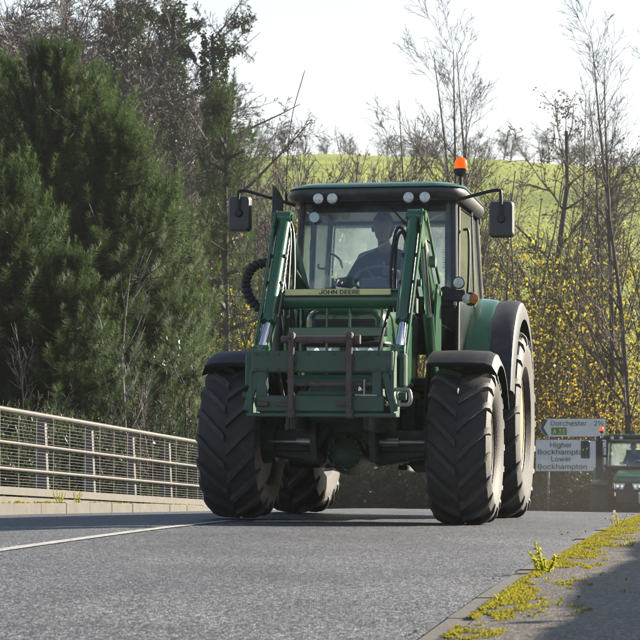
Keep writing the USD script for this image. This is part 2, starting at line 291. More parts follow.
for nm, q0, q1, y0, y1, lab in (('kerb', KR, KR + KW, 3.0, 44, 'right'), ('kerb', KL - KW, KL, 4.5, 50, 'left')):
    rng = random.Random(5); k = tag(UsdGeom.Xform.Define(stage, numbered('/World', nm)), kind='structure', label=f'row of concrete kerb stones on the {"right, mossy along its back" if lab == "right" else "left, below the footway"}')
    y = y0
    while y < y1:
        L = .9 if y > 8 else .9; ya, yb = y + .008, y + L - .008; o = rng.uniform(-.004, .004); h = (KHR if lab == 'right' else KH) + rng.uniform(-.004, .004)
        face = -1 if lab == 'right' else 1        # side of the road
        sec = [(q0, -.1), (q1, -.1), (q1, h), (q0, h)]; c = .012
        pts = [(q0, -.12), (q1, -.12), (q1, h - (c if lab == 'left' else 0)), (q1 - (c if lab == 'left' else 0), h), (q0 + (c if lab == 'right' else 0), h), (q0, h - (c if lab == 'right' else 0))]
        loops = [A([(qx(a + o, yy), yy, zr(yy) + b) for a, b in pts]) for yy in (ya, yb)]
        part(k, 'kerb_stone', MB().loft(loops), M['concrete'], 30); y += L
# broken centre line
for i, (y0, y1) in enumerate(((-4, -1), (8.2, 16.7), (17.0, 17.55), (26, 32), (38, 44))):
    if y0 > 0:
        top('road_marking', strip(-4.19, -4.08, y0, y1, .005 + crown(-4.13), .05 if y1 - y0 < 1 else .4, 2), M['paint'], smooth=True, kind='structure', label='worn white line on the road, ' + ['', 'the long stroke at the left edge of the picture', 'a short piece beside the left front tyre', 'a short piece seen beneath the tractor', 'a piece down the far slope'][i])

# ------------------------------------------------------------------ left parapet railing
def rail_z(Y): return np.interp(Y, [6, 24, 30, 41, 60], [CAM_Z - .62, CAM_Z - 1.20, CAM_Z - 1.64, CAM_Z - 2.47, CAM_Z - 3.95])     # its bottom beam
RQ = -10.2
rail = thing('parapet_railing', 'weathered metal bridge railing with wire infill along the left footway', 'railing')
part(rail, 'plinth', MB().sheet(np.zeros((2, 2, 3))) if False else (lambda YS: MB().loft([A([(qx(RQ - .2, y), y, zr(y) - .6), (qx(RQ + .22, y), y, zr(y) - .6), (qx(RQ + .22, y), y, rail_z(y) - .09), (qx(RQ - .2, y), y, rail_z(y) - .09)]) for y in YS]))(np.arange(8, 52, 1.0)), M['plinth'], 30)
RY = np.arange(8, 51.1, 1.0)
def railing_tube(dz, r, q=RQ): return MB().tube([(qx(q, y), y, rail_z(y) + dz) for y in RY], r, 10)
part(rail, 'top_rail', railing_tube(1.11, .036, RQ + .05), M['alu'])
for dz in (.66, .30): part(rail, 'middle_rail', railing_tube(dz, .025, RQ + .06), M['alu'])
bb = MB()
bb.loft([A([(qx(RQ + .02, y), y, rail_z(y) - .06), (qx(RQ + .13, y), y, rail_z(y) - .06), (qx(RQ + .13, y), y, rail_z(y) + .05), (qx(RQ + .02, y), y, rail_z(y) + .05)]) for y in RY])
part(rail, 'bottom_beam', bb, M['alu'], 30)
y = 9.1
while y < 51:
    zz = rail_z(y); p = MB()
    p.loft([A([(qx(RQ - .10 + a, y + b), y + b, zz + h) for a, b in ((-w, -.05), (w, -.05), (w, .05), (-w, .05))]) for h, w in ((-.1, .1), (.5, .075), (1.08, .05))])
    part(rail, 'post', p, M['post'], 30)
    for cq, ch in ((.02, .66), (.02, .30), (.01, 1.08)): part(rail, 'clamp', MB().box((qx(RQ + cq, y), y, zz + ch), (.12, .05, .045)), M['post'])
    y += 2.3
for dz in np.concatenate([np.arange(.085, .28, .042), np.arange(.345, .63, .046), np.arange(.71, 1.06, .05)]):
    part(rail, 'wire', MB().tube([(qx(RQ + .02, y), y, rail_z(y) + dz) for y in RY], .0042, 3, False), M['wire'], False)
wv = MB()
for y in np.arange(8.4, 51, .77): wv.cyl((qx(RQ + .015, y), y, rail_z(y) + .05), (qx(RQ + .015, y), y, rail_z(y) + 1.08), .005, n=4, caps=False)
tag(part(rail, 'wire_stay', wv, M['wire'], False), kind='stuff')

# ------------------------------------------------------------------ tractors
def tyre(R, W, rim, n, lug=.042):
    b = MB(); hw = W / 2
    prof = [(-.40 * W, rim), (-.46 * W, rim + .03), (-.495 * W, rim + .45 * (R - rim)), (-.485 * W, R - .13), (-.44 * W, R - .075), (-.3 * W, R - lug - .012), (0, R - lug - .002)]
    prof = prof + [(-a, r) for a, r in prof[-2::-1]]
    b.rev(prof + [(.38 * W, rim - .01), (-.38 * W, rim - .01)], (0, 0, 0), 'x', 56, closed=True)
    car, b = b, MB()
    us = A([.012, .12, .25, .36, .43, .475, .497]); rt = A([R, R - .001, R - .006, R - .018, R - .038, R - .075, R - .14])
    rb = A([R - lug - .02, R - lug - .02, R - lug - .025, R - lug - .04, R - .10, R - .13, R - .17])
    for side in (-1, 1):
        for k in range(n):
            a0 = (k + (.5 if side > 0 else 0)) * 2 * math.pi / n; loops = []
            for u, t, q in zip(us, rt, rb):
                a = a0 + (min(u, .46) * W / R) * 1.05 + (.0 if u < .4 else 0); wt = (.026 + .006 * u) / R; wb = wt + .016 / R; x = side * u * W
                xo = x + side * (.006 if u > .45 else 0); xi = x - side * .01
                P = lambda r, an, xx: (xx, -r * math.cos(an), r * math.sin(an))
                L = [P(t, a - wt, xo), P(t, a + wt, xo), P(q, a + wb, xi), P(q, a - wb, xi)]
                loops.append(A(L if side > 0 else L[::-1]))
            b.loft(loops)
    return car, b
def rimmesh(rim, W, dish):
    return MB().rev([(-.34 * W, rim - .012), (-.36 * W, rim - .002), (-.37 * W, rim - .004), (-.35 * W, rim - .03), (-.2 * W, rim - .06), (dish - .02, rim - .06), (dish, rim * .55), (dish + .02, .13), (dish + .08, .12), (dish + .08, .0001)] , (0, 0, 0), 'x', 40)
def rot(mb, ry=None, loc=(0, 0, 0), mirror=False):
    m = mb.mesh(); v = m.vertices.copy(); f = m.faces
    if mirror: v[:, 0] *= -1; f = f[:, ::-1]
    o = MB(); return o.add(v + A(loc), f)
def wheels(t, specs, lift):
    for name, x0, y, R, W, rim, n in specs:
        for s in (-1, 1):
            x = x0
            m, lg = tyre(R, W, rim, n, .034 if R < .8 else .042)
            zl = R - .004 + (lift if s < 0 else 0)
            if s < 0 and lift and R < .8: x = x - .028
            ty = part(t, name, rot(m, loc=(s * x, y, zl)), M['rubber'], 40)
            tag(part(ty, 'tread_lugs', rot(lg, loc=(s * x, y, zl)), M['tread'], 40), kind='stuff')
            part(ty, 'rim', rot(rimmesh(rim, W, .05 if R < .8 else -.02), loc=(s * x, y, zl), mirror=s > 0), M['rim_dusty' if R < .8 else 'yellow_rim'], 35)
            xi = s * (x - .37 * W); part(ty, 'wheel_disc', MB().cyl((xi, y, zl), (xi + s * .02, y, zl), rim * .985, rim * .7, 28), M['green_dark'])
            hb = MB()
            for k in range(8):
                a = k * math.pi / 4; hb.cyl((s * (x + .02), y + .14 * math.cos(a), R + .14 * math.sin(a)), (s * (x + .10), y + .14 * math.cos(a), R + .14 * math.sin(a)), .014, n=6)
            tag(part(ty, 'wheel_nuts', hb, M['steel'], 30), kind='stuff')
def arcguard(t, name, xs_, rs, yc, zc, a0, a1, m, th=.02, n=22, shape=None):
    G, N = [], []
    for a in np.radians(np.linspace(a0, a1, n)):
        k = 1.0 if shape is None else shape(math.degrees(a))
        G.append([(x, yc - r * k * math.cos(a), zc + r * k * math.sin(a)) for x, r in zip(xs_, rs)]); N.append([(0, -math.cos(a), math.sin(a))] * len(xs_))
    return part(t, name, MB().slab(G, N, th), m, 40)
def side(pts, x, th, poly=True):                  # a plate in the yz plane at x, thickness th
    Mx = np.eye(4); Mx[:3, :3] = A([[0, 0, 1], [1, 0, 0], [0, 1, 0]]).astype(float); Mx[0, 3] = x - th / 2
    return MB().extr(pts, th, Mx)
def pane(c4): return MB().loft([A(c4), A(c4) + np.cross(unit(A(c4[1]) - A(c4[0])), unit(A(c4[3]) - A(c4[0]))) * .006])
def text(parent, name, s, h, origin, right, up, m, bold=False, center=None, width=None, depth=.003):
    t = meshkit.text_mesh(s, h, depth, bold); v = t.vertices; w = v[:, 0].max() - v[:, 0].min()
    v = v - [v[:, 0].min(), 0, 0]
    if width: v[:, 0] *= width / w; w = width
    if center: v[:, 0] -= w / 2
    right, up = unit(right), unit(up); nrm = np.cross(right, up)
    return part(parent, name, (A(origin) + v[:, :1] * right + v[:, 1:2] * up + v[:, 2:] * nrm, t.faces), m, False)

def cab(t, Wf, Wr, yf, yr, zb, zt, screen, far=False):
    # pillars
    for s in (-1, 1):
        part(t, 'front_pillar', MB().bar((s * (Wf - .0), yf - .06, zb), (s * (Wf - .025), yf + .06, zt), .055, .07, .012, (0, 1, 0)), M['grey'])
        part(t, 'middle_pillar', MB().bar((s * (Wf + .06), yf + .86, zb - .1), (s * (Wf + .02), yf + .82, zt), .045, .05, .01, (0, 1, 0)), M['black'])
        part(t, 'rear_pillar', MB().bar((s * Wr, yr, zb + .05), (s * (Wr - .05), yr - .03, zt), .06, .07, .012, (0, 1, 0)), M['grey'])
        # door: glass pane with its black frame, and the smaller rear side pane
        d = part(t, 'door', MB().tube([(s * (Wf + .015), yf + .02, zb - .55), (s * (Wf + .01), yf + .09, zt - .06), (s * (Wf + .035), yf + .78, zt - .06), (s * (Wf + .075), yf + .82, zb - .45), (s * (Wf + .015), yf + .02, zb - .55)], .018, 6), M['black'])
        part(d, 'door_glass', pane([(s * (Wf + .012), yf + .03, zb - .53), (s * (Wf + .07), yf + .81, zb - .44), (s * (Wf + .033), yf + .77, zt - .07), (s * (Wf + .01), yf + .1, zt - .07)]), M['glass'], False)
        part(d, 'handle', MB().box((s * (Wf + .085), yf + .7, zb + .05), (.03, .12, .04)), M['black'])
        part(t, 'side_window', pane([(s * (Wf + .055), yf + .88, zb - .05), (s * Wr, yr - .04, zb + .05), (s * (Wr - .045), yr - .06, zt - .04), (s * (Wf + .025), yf + .86, zt - .04)]), M['glass'], False)
        part(t, 'grab_rail', MB().tube(bez([(s * (Wf + .05), yf + .12, zt - .25), (s * (Wf + .1), yf + .1, zt - .3), (s * (Wf + .1), yf + .05, zb + .1), (s * (Wf + .05), yf + .05, zb)], 6), .012, 6), M['black'])
    # windscreen, gently bowed
    xs_ = np.linspace(-1, 1, 9); G = [[(x * (Wf - .03 - .02 * k), yf - .05 + .11 * k - .05 * (1 - x * x), zb + .02 + k * (zt - zb - .04)) for x in xs_] for k in np.linspace(0, 1, 5)]
    w = part(t, 'windscreen', MB().slab(G[::1], np.tile([0, -1., 0], (5, 9, 1)), .006), screen, True)
    part(t, 'rear_window', pane([(-Wr + .06, yr, zb + .12), (Wr - .06, yr, zb + .12), (Wr - .1, yr - .02, zt - .03), (-Wr + .1, yr - .02, zt - .03)]), M['rearglass'], False)
    part(t, 'rear_panel', MB().box((0, yr + .01, zb - .15), (2 * Wr - .04, .05, .5)), M['grey']); part(t, 'rear_header', MB().bar((-Wr, yr + .005, zt - .02), (Wr, yr + .005, zt - .02), .05, .06), M['grey'])
    part(t, 'front_cowl', MB().box((0, yf - .02, zb - .02), (2 * Wf + .02, .09, .10), .02), M['black'])
    # lower body and floor
    part(t, 'cab_floor', MB().box((0, (yf + yr) / 2 + .05, zb - .72), (1.24, yr - yf - .1, .08), .02).box((0, yf + .28, zb - .4), (.62, .3, .6), .03), M['black'])
    return w
def roof(t, Wx, y0, y1, z0, green=True):
    def loop(z, gx, g0, g1, r): P = rrect(0, (y0 + g0 + y1 - g1) / 2, Wx - gx, (y1 - g1 - y0 - g0) / 2, r, 7); return np.column_stack([P, np.full(len(P), z)])
    part(t, 'roof_visor', MB().loft([loop(z0 + .015, .07, .16, .06, .2), loop(z0, .05, .13, .05, .2), loop(z0 + .012, .02, .04, .02, .22), loop(z0 + .055, .0, 0, 0, .24), loop(z0 + .10, .008, .012, .01, .24)]), M['grey'], 40)
    return part(t, 'roof', MB().loft([loop(z0 + .098, .02, .03, .02, .24), loop(z0 + .112, .0, -.0, 0, .25), loop(z0 + .135, .015, .03, .02, .25), loop(z0 + .165, .08, .12, .08, .28), loop(z0 + .183, .22, .30, .2, .28), loop(z0 + .19, .5, .6, .5, .2)]), M['green'], 50)
def lamp(t, name, c, r, d=.07, lens=None, nrm=(0, -1, 0)):
    nrm = unit(nrm); c = A(c, float)
    h = part(t, name, MB().tube([c - nrm * d, c - nrm * d * .6, c - nrm * .012, c + nrm * .006, c + nrm * .006], [r * .55, r * .95, r * 1.06, r * 1.04, r * .9], 20), M['black'], 40)
    part(h, 'lens', MB().tube([c, c + nrm * .008, c + nrm * .014, c + nrm * .017], [r * .9, r * .88, r * .6, r * .15], 20), lens or M['lens'], 50)
    return h
def mirror(t, s, x0, x1, z0, z1, y, root, arm_z):
    cx, cz, hx, hz = s * (x0 + x1) / 2, (z0 + z1) / 2, (x1 - x0) / 2, (z1 - z0) / 2
    def loop(yy, g, r): P = rrect(cx, cz, hx - g, hz - g, r, 6); return np.column_stack([P[:, 0], np.full(len(P), yy), P[:, 1]])
    h = part(t, 'mirror', MB().loft([loop(y - .05, .03, .03), loop(y - .045, .012, .035), loop(y - .02, 0, .035), loop(y + .03, 0, .035), loop(y + .035, .008, .03)][::-1]), M['grey'], 40)
    part(h, 'mirror_glass', MB().loft([loop(y + .035, .016, .025), loop(y + .039, .016, .025)][::-1]), M['chrome'], False)
    part(h, 'mirror_mount', MB().cyl((cx, y - .045, cz + .0), (cx, y - .085, cz), .04, .028, 14).box((cx, y - .06, cz + hz * .45), (.022, .03, hz * .9)), M['black'])
    part(h, 'mirror_arm', MB().tube(bez([root, (s * (x0 - .02), y - .05, arm_z), (cx - s * .02, y - .07, arm_z + .012), (cx, y - .075, arm_z - .03), (cx, y - .07, cz)], 6), .015, 8), M['black'])
    return h

YAW = -math.degrees(TH); PIT = -math.degrees(math.atan(.046))
T0 = A([.25, 18.0, float(zr(18.0)) + .006])
Rz = trimesh.transformations.euler_matrix(math.radians(PIT), 0, math.radians(YAW), 'sxyz')[:3, :3]
def tw(p): return T0 + Rz @ A(p, float)
t = thing('tractor', 'large green tractor with front loader and pallet fork frame driving over the crest', 'tractor', T0, YAW, PIT)
wheels(t, [('front_tyre', .945, 0, .645, .52, .36, 17), ('rear_tyre', .925, 2.5, .875, .56, .50, 19)], .032)
# axle, chassis, engine
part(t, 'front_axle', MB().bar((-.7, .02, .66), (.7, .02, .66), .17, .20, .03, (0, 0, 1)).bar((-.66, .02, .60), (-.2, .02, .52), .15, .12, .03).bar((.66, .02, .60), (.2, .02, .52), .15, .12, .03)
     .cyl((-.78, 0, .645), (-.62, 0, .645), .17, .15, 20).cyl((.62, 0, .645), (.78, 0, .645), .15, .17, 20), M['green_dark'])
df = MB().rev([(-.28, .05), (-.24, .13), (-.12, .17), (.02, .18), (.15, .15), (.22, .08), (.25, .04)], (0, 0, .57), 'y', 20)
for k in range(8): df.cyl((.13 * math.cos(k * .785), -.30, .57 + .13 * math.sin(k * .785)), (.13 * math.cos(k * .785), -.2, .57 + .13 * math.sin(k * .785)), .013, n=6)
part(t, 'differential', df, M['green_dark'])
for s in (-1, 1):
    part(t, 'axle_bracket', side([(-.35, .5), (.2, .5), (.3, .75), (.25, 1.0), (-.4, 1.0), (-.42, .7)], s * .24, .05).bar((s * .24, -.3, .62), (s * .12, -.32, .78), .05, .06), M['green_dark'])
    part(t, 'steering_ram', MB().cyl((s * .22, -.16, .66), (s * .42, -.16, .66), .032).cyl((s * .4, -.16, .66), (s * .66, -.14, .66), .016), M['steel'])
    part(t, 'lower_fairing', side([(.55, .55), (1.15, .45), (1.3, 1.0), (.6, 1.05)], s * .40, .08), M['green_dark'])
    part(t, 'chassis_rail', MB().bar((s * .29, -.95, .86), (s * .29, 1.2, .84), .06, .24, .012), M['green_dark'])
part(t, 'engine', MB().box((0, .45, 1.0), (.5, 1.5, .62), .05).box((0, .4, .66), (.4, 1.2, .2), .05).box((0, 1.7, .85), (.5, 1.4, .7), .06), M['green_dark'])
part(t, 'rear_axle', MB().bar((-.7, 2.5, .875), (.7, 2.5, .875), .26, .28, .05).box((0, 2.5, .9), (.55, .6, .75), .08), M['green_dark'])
part(t, 'fuel_tank', MB().box((.56, 1.2, .73), (.38, 1.1, .62), .06), M['black']); part(t, 'toolbox', MB().box((-.56, 1.25, .74), (.36, .9, .58), .05), M['black'])
for s in (-1, 1):
    st = MB()
    for z in (.48, .78, 1.05): st.box((s * .83, 1.45, z), (.24, .32, .03)).bar((s * .73, 1.3, z), (s * .73, 1.3, z + .28), .02, .03).bar((s * .73, 1.6, z), (s * .73, 1.6, z + .28), .02, .03)
    part(t, 'steps', st, M['black'])
hk = MB().bar((0, 2.75, .46), (0, 3.25, .44), .09, .05).box((0, 3.2, .5), (.12, .1, .14)).bar((-.42, 2.75, .62), (-.42, 3.3, .55), .04, .06).bar((.42, 2.75, .62), (.42, 3.3, .55), .04, .06).cyl((.42, 3.2, .58), (.42, 3.0, 1.0), .018).cyl((-.42, 3.2, .58), (-.42, 3.0, 1.0), .018)
part(t, 'rear_hitch', hk, M['green_dark'])
part(t, 'hanging_chain', MB().tube(bez([(.42, 2.9, .6), (.45, 2.92, .45), (.47, 2.9, .38), (.44, 2.9, .33)], 6), .02, 6), M['rust'])
# bonnet
def hsec(y, hx, zb, zt, r):
    P = rrect(0, (zb + zt) / 2, hx, (zt - zb) / 2, r, 7); return np.column_stack([P[:, 0], np.full(len(P), y), P[:, 1]])
hood = part(t, 'bonnet', MB().loft([hsec(-.34, .24, 1.56, 1.70, .05), hsec(-.33, .29, 1.3, 1.725, .09), hsec(-.29, .325, 1.15, 1.745, .11), hsec(-.15, .335, 1.1, 1.765, .12), hsec(.4, .345, 1.1, 1.83, .13), hsec(1.12, .36, 1.1, 1.89, .13)]), M['green'], 40)
part(hood, 'grille', MB().box((0, -.325, 1.56), (.5, .06, .18), .04).box((0, -.33, 1.26), (.52, .05, .2), .03), M['black'])
part(hood, 'bumper_band', MB().tube(bez([(-.34, -.2, 1.455), (-.3, -.36, 1.45), (0, -.40, 1.445), (.3, -.36, 1.45), (.34, -.2, 1.455)], 8), .022, 8), M['black'])
gs = MB()
for z in np.arange(1.49, 1.64, .024): gs.box((0, -.358, z), (.46, .01, .007), .002)
tag(part(hood, 'grille_slats', gs, M['grey']), kind='stuff')
for s in (-1, 1):
    hl = part(hood, 'headlamp', MB().box((s * .165, -.345, 1.395), (.27, .06, .068), .02), M['lens'])
    part(hl, 'reflector', MB().cyl((s * .10, -.375, 1.395), (s * .10, -.379, 1.395), .026, .022).cyl((s * .22, -.375, 1.395), (s * .22, -.379, 1.395), .026, .022), M['chrome'])
gd = MB().bar((-.42, -.52, 1.535), (.38, -.52, 1.535), .025, .075).bar((-.36, -.48, 1.725), (.36, -.48, 1.725), .02, .02).bar((-.4, -.5, 1.15), (.4, -.5, 1.15), .03, .08)
for x in (-.33, -.115, .07, .33): gd.bar((x, -.50, 1.15), (x, -.50, 1.73), .018, .022, .004)
part(t, 'bonnet_guard', gd, M['green'])
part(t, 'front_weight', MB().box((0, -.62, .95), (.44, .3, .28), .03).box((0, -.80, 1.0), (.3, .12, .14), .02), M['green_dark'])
# cab
cab(t, .70, .74, 1.2, 2.68, 1.92, 2.80, M['screen'])
rf = roof(t, .79, .98, 2.78, 2.785)
for x, lz in ((-.486, 2.80), (-.362, 2.80), (.312, 2.80), (.455, 2.80)): lamp(t, 'work_lamp', (x, .985, lz + .0), .052, .06)
part(t, 'sun_blind', MB().box((0, 1.3, 2.755), (1.2, .012, .09), .004), M['black'])
part(t, 'interior_trim', MB().box((.54, 2.62, 2.42), (.26, .04, .66), .02), M['grey']); part(t, 'headliner', MB().box((0, 1.9, 2.79), (1.3, 1.4, .03), .01), M['grey'])
part(t, 'dashboard', MB().loft([hsec(1.28, .26, 1.3, 2.0, .05), hsec(1.4, .24, 1.3, 2.06, .06), hsec(1.52, .2, 1.5, 2.02, .05)]), M['black'], 40)
sw = MB(); a = np.linspace(0, 2 * math.pi, 33)[:-1]; tilt = math.radians(38); SWC = A([-.06, 1.52, 2.14])
ring = lambda r: SWC + np.stack([r * np.cos(a), r * np.sin(a) * math.cos(tilt) * 1, r * np.sin(a) * math.sin(tilt)], 1)
sw.tube(np.vstack([ring(.2), ring(.2)[:2]]), .015, 8, False)
for k in (0, 11, 21): sw.bar(SWC, ring(.2)[k], .03, .012, .004)
sw.cyl(SWC - A([0, .0, .03]), SWC + A([0, 0, .02]), .045).cyl(SWC, SWC + A([0, -.2, -.3]), .03)
part(t, 'steering_wheel', sw, M['wheelgrey']); part(t, 'instrument_panel', MB().box((-.06, 1.44, 2.07), (.22, .03, .14), .01, trimesh.transformations.rotation_matrix(.5, (1, 0, 0))[:3, :3]), M['signback'])
part(t, 'seat', MB().box((-.06, 2.02, 1.74), (.5, .5, .12), .05).box((-.06, 2.3, 2.05), (.48, .12, .6), .05).box((-.06, 2.02, 1.45), (.4, .4, .46), .04).box((-.34, 2.0, 1.96), (.07, .34, .06), .02), M['cloth'])
part(t, 'side_console', MB().box((-.42, 1.95, 1.7), (.18, .8, .3), .04), M['black']); part(t, 'side_console', MB().box((.44, 2.0, 1.6), (.2, .7, .3), .04), M['black'])
part(t, 'joystick', MB().cyl((-.44, 1.62, 1.82), (-.45, 1.56, 2.05), .013).tube([(-.45, 1.56, 2.03), (-.452, 1.55, 2.08), (-.455, 1.545, 2.13), (-.455, 1.545, 2.15)], [.018, .026, .024, .008], 12), M['black'])
part(t, 'control_arm', MB().tube(bez([(-.46, 1.35, 2.0), (-.47, 1.33, 2.2), (-.44, 1.33, 2.34), (-.36, 1.33, 2.3), (-.33, 1.33, 2.22)], 6), .01, 6).tube(bez([(-.46, 1.34, 2.22), (-.54, 1.34, 2.22), (-.55, 1.34, 2.26)], 4), .01, 6).box((-.46, 1.34, 2.1), (.05, .04, .12)), M['steel'])
part(t, 'wiper', MB().bar((.1, 1.16, 2.77), (.34, 1.13, 2.5), .018, .012, .003).bar((.24, 1.115, 2.62), (.52, 1.1, 2.38), .014, .012, .003), M['black'])
part(t, 'windscreen_sticker', MB().tube([(-.56, 1.185, 2.66), (-.56, 1.180, 2.66)], .045, 20), mat('sticker', (.42, .6, .68), .5), False)
lt = MB()
for k, z in enumerate(np.arange(2.2, 2.36, .022)): lt.box((.60, 1.135, z), (.02, .003, .012 - .003 * (k % 2)), .001)
part(t, 'windscreen_lettering', lt, M['signwhite'])
# rear fenders: green inner part, dark outer extension
for s in (-1, 1):
    o = A([.66, .70, .80, .93, .96]) * s; sh = lambda d: 1.0 + .03 * math.cos(math.radians(d - 60))
    rr = [1.10, 1.12, 1.125, 1.11, 1.09]
    e = A([.955, 1.04, 1.12, 1.155, 1.172, 1.178]) * s; re = [1.095, 1.105, 1.10, 1.085, 1.05, .96]
    if s < 0: o, rr, e, re = o[::-1], rr[::-1], e[::-1], re[::-1]
    f = arcguard(t, 'rear_fender', o, rr, 2.5, .875, 8, 150, M['green'], .03, 30, sh)
    arcguard(f, 'fender_extension', e, re, 2.5, .875, 14, 150, M['fender'], .025, 30, sh)
    part(t, 'fender_wall', side([(2.5 - 1.05 * math.cos(x), .875 + 1.1 * math.sin(x)) for x in np.radians(np.linspace(10, 165, 20))] + [(3.3, .9), (1.5, .9)], s * .655, .03), M['green'])
    g = A([.67, .69, .95, 1.14, 1.20, 1.235]) * s * (1 if s > 0 else .955); rg = [.745, .765, .77, .762, .735, .66]
    if s < 0: g, rg = g[::-1], rg[::-1]
    arcguard(t, 'front_mudguard', g, rg, 0, .645, 58, 152, M['black'], .018, 22)
    part(t, 'mudguard_stay', MB().tube(bez([(s * .60, .05, .75), (s * .62, .08, 1.2), (s * .68, .06, 1.37), (s * 1.0, .05, 1.40)], 6), .02, 8), M['black'])
# lamps beside the cab, mirrors, beacon, aerial, exhaust, intake hose
for s in (-1, 1):
    part(t, 'lamp_bracket', MB().bar((s * .60, 1.12, 1.95), (s * .80, 1.1, 1.95), .05, .1, .015), M['black'])
    lamp(t, 'side_lamp', (s * .74, 1.08, 2.06), .053, .06); lamp(t, 'low_lamp', (s * .62, 1.1, 1.98), .05, .06, M['black'])
    ind = part(t, 'indicator', MB().tube([(s * .845, 1.16, 1.92), (s * .845, 1.1, 1.92), (s * .845, 1.085, 1.92)], [.05, .062, .055], 20), M['black'], 40)
    part(ind, 'clear_lens', MB().tube([(s * .815, 1.085, 1.92), (s * .815, 1.065, 1.92), (s * .815, 1.055, 1.92)], [.045, .043, .02], 18), M['lens'], 40)
    part(ind, 'amber_lens', MB().tube([(s * .872, 1.085, 1.92), (s * .875, 1.06, 1.92), (s * .875, 1.048, 1.92)], [.044, .042, .02], 18), M['amber_dull'], 40)
mirror(t, -1, 1.09, 1.29, 2.52, 2.835, 1.0, (-.72, 1.12, 2.76), 2.86)
mirror(t, 1, 1.015, 1.23, 2.44, 2.755, 1.0, (.74, 1.1, 2.79), 2.83)
bc = part(t, 'beacon', MB().cyl((.65, 1.9, 2.93), (.65, 1.9, 3.10), .014).tube([(.65, 1.9, 3.10), (.65, 1.9, 3.12), (.65, 1.9, 3.15), (.65, 1.9, 3.165)], [.03, .06, .068, .066], 20).box((.66, 1.9, 2.93), (.08, .06, .04)), M['black'])
part(bc, 'amber_dome', MB().tube([(.65, 1.9, 3.165), (.65, 1.9, 3.19), (.65, 1.9, 3.235), (.65, 1.9, 3.262), (.65, 1.9, 3.272)], [.06, .061, .055, .04, .012], 22), M['amber'], 50)
part(t, 'aerial', MB().cyl((-.84, 1.3, 2.80), (-.84, 1.3, 2.9), .012).tube(bez([(-.84, 1.3, 2.9), (-.83, 1.3, 3.25), (-.79, 1.3, 3.6), (-.68, 1.3, 4.0)], 8), [.0035] * 24 + [.002], 5), M['black'])
ex = MB().tube([(-.83, .9, 1.25), (-.83, .9, 2.62)], [.062, .058], 18)
part(t, 'exhaust_shield', ex, mat('exhaust_shield', (.055, .052, .052), .5, .4, var=(.10, .09, .085), vscale=10))
a2 = np.arange(18) * math.pi / 9
part(t, 'exhaust_pipe', MB().loft([A([(-.83 + .05 * math.cos(q), .9 + .05 * math.sin(q), z if z < 2.8 else 2.86 - .062 * math.cos(q) * 1.3) for q in a2]) for z in (2.6, 2.74, 2.9)], False).tube([(-.83, .9, 2.6), (-.83, .9, 2.615)], [.062, .05], 18), M['black'])
hp = bez([(-.77, .95, 2.21), (-.90, .9, 2.235), (-1.03, .88, 2.2), (-1.10, .88, 2.08), (-1.075, .88, 1.94), (-.98, .9, 1.83), (-.86, .95, 1.76)], 10)
part(t, 'ribbed_hose', MB().tube(hp, .04 + .006 * np.sign(np.sin(np.arange(len(hp)) * 2.1)), 12), M['black'], 20)
# loader: towers, booms, rams, cross tube
boom_l = [(.78, 1.86), (.30, 2.2), (-.08, 2.40), (-.24, 2.3), (-.58, 1.72), (-1.2, .98)]
for s in (-1, 1):
    part(t, 'loader_tower', side([(.55, .8), (.95, .8), (.95, 1.7), (.9, 2.0), (.72, 2.02), (.6, 1.7)], s * .60, .02).bar((s * .60, .75, .85), (s * .3, .75, .85), .2, .12), M['green'])
    bm = MB(); P = [A([s * .545, y, z]) for y, z in boom_l]
    for i in range(len(P) - 1): bm.bar(P[i], P[i + 1] + .05 * unit(P[i + 1] - P[i]), .15 - .012 * i, .085, .012, (1, 0, 0))
    part(t, 'loader_boom', bm, M['green'])
    kp = part(t, 'knee_plate', side([(-.02, 2.32), (-.05, 2.54), (-.2, 2.56), (-.3, 2.42), (-.2, 2.24)], s * .605, .014).cyl((s * .47, -.17, 2.5), (s * .615, -.17, 2.5), .028).cyl((s * .61, -.17, 2.5), (s * .635, -.17, 2.5), .045), M['green'])
    rm = part(t, 'bucket_ram', MB().tube([(s * .54, -.17, 2.5), (s * .54, -.19, 2.46), (s * .54, -.74, 1.62), (s * .54, -.75, 1.605)], [.046, .052, .052, .046], 18).cyl((s * .54, -.72, 1.65), (s * .54, -.755, 1.597), .06, n=18).cyl((s * .485, -.17, 2.5), (s * .595, -.17, 2.5), .055), M['green'])
    part(rm, 'ram_rod', MB().cyl((s * .54, -.74, 1.62), (s * .545, -1.0, 1.36), .03), M['chrome'])
    part(rm, 'rod_eye', MB().cyl((s * .49, -1.0, 1.36), (s * .60, -1.0, 1.36), .045).box((s * .545, -1.0, 1.36), (.05, .09, .09), .02), M['green'])
    lr = part(t, 'lift_ram', MB().cyl((s * .60, .62, 1.1), (s * .60, .22, 1.72), .045), M['green']); part(lr, 'ram_rod', MB().cyl((s * .60, .24, 1.7), (s * .60, -.1, 2.25), .026), M['chrome'])
    part(t, 'link_rod', MB().bar((s * .625, .7, 2.03), (s * .625, -.1, 2.52), .02, .04, .006).bar((s * .615, -.2, 2.5), (s * .60, -1.05, 1.22), .02, .04, .006), M['green'])
    for bb_ in (MB().cyl((s * .5, -.45, 1.93), (s * .64, -.45, 1.93), .03), MB().cyl((s * .60, .30, 2.17), (s * .65, .30, 2.17), .05), MB().box((s * .60, -1.12, 1.2), (.06, .12, .26), .02), MB().cyl((s * .53, -1.2, 1.0), (s * .64, -1.2, 1.0), .03), MB().box((s * .61, -.52, 1.74), (.02, .10, .12))):
        part(t, 'boom_bracket', bb_, M['green_dirty'])
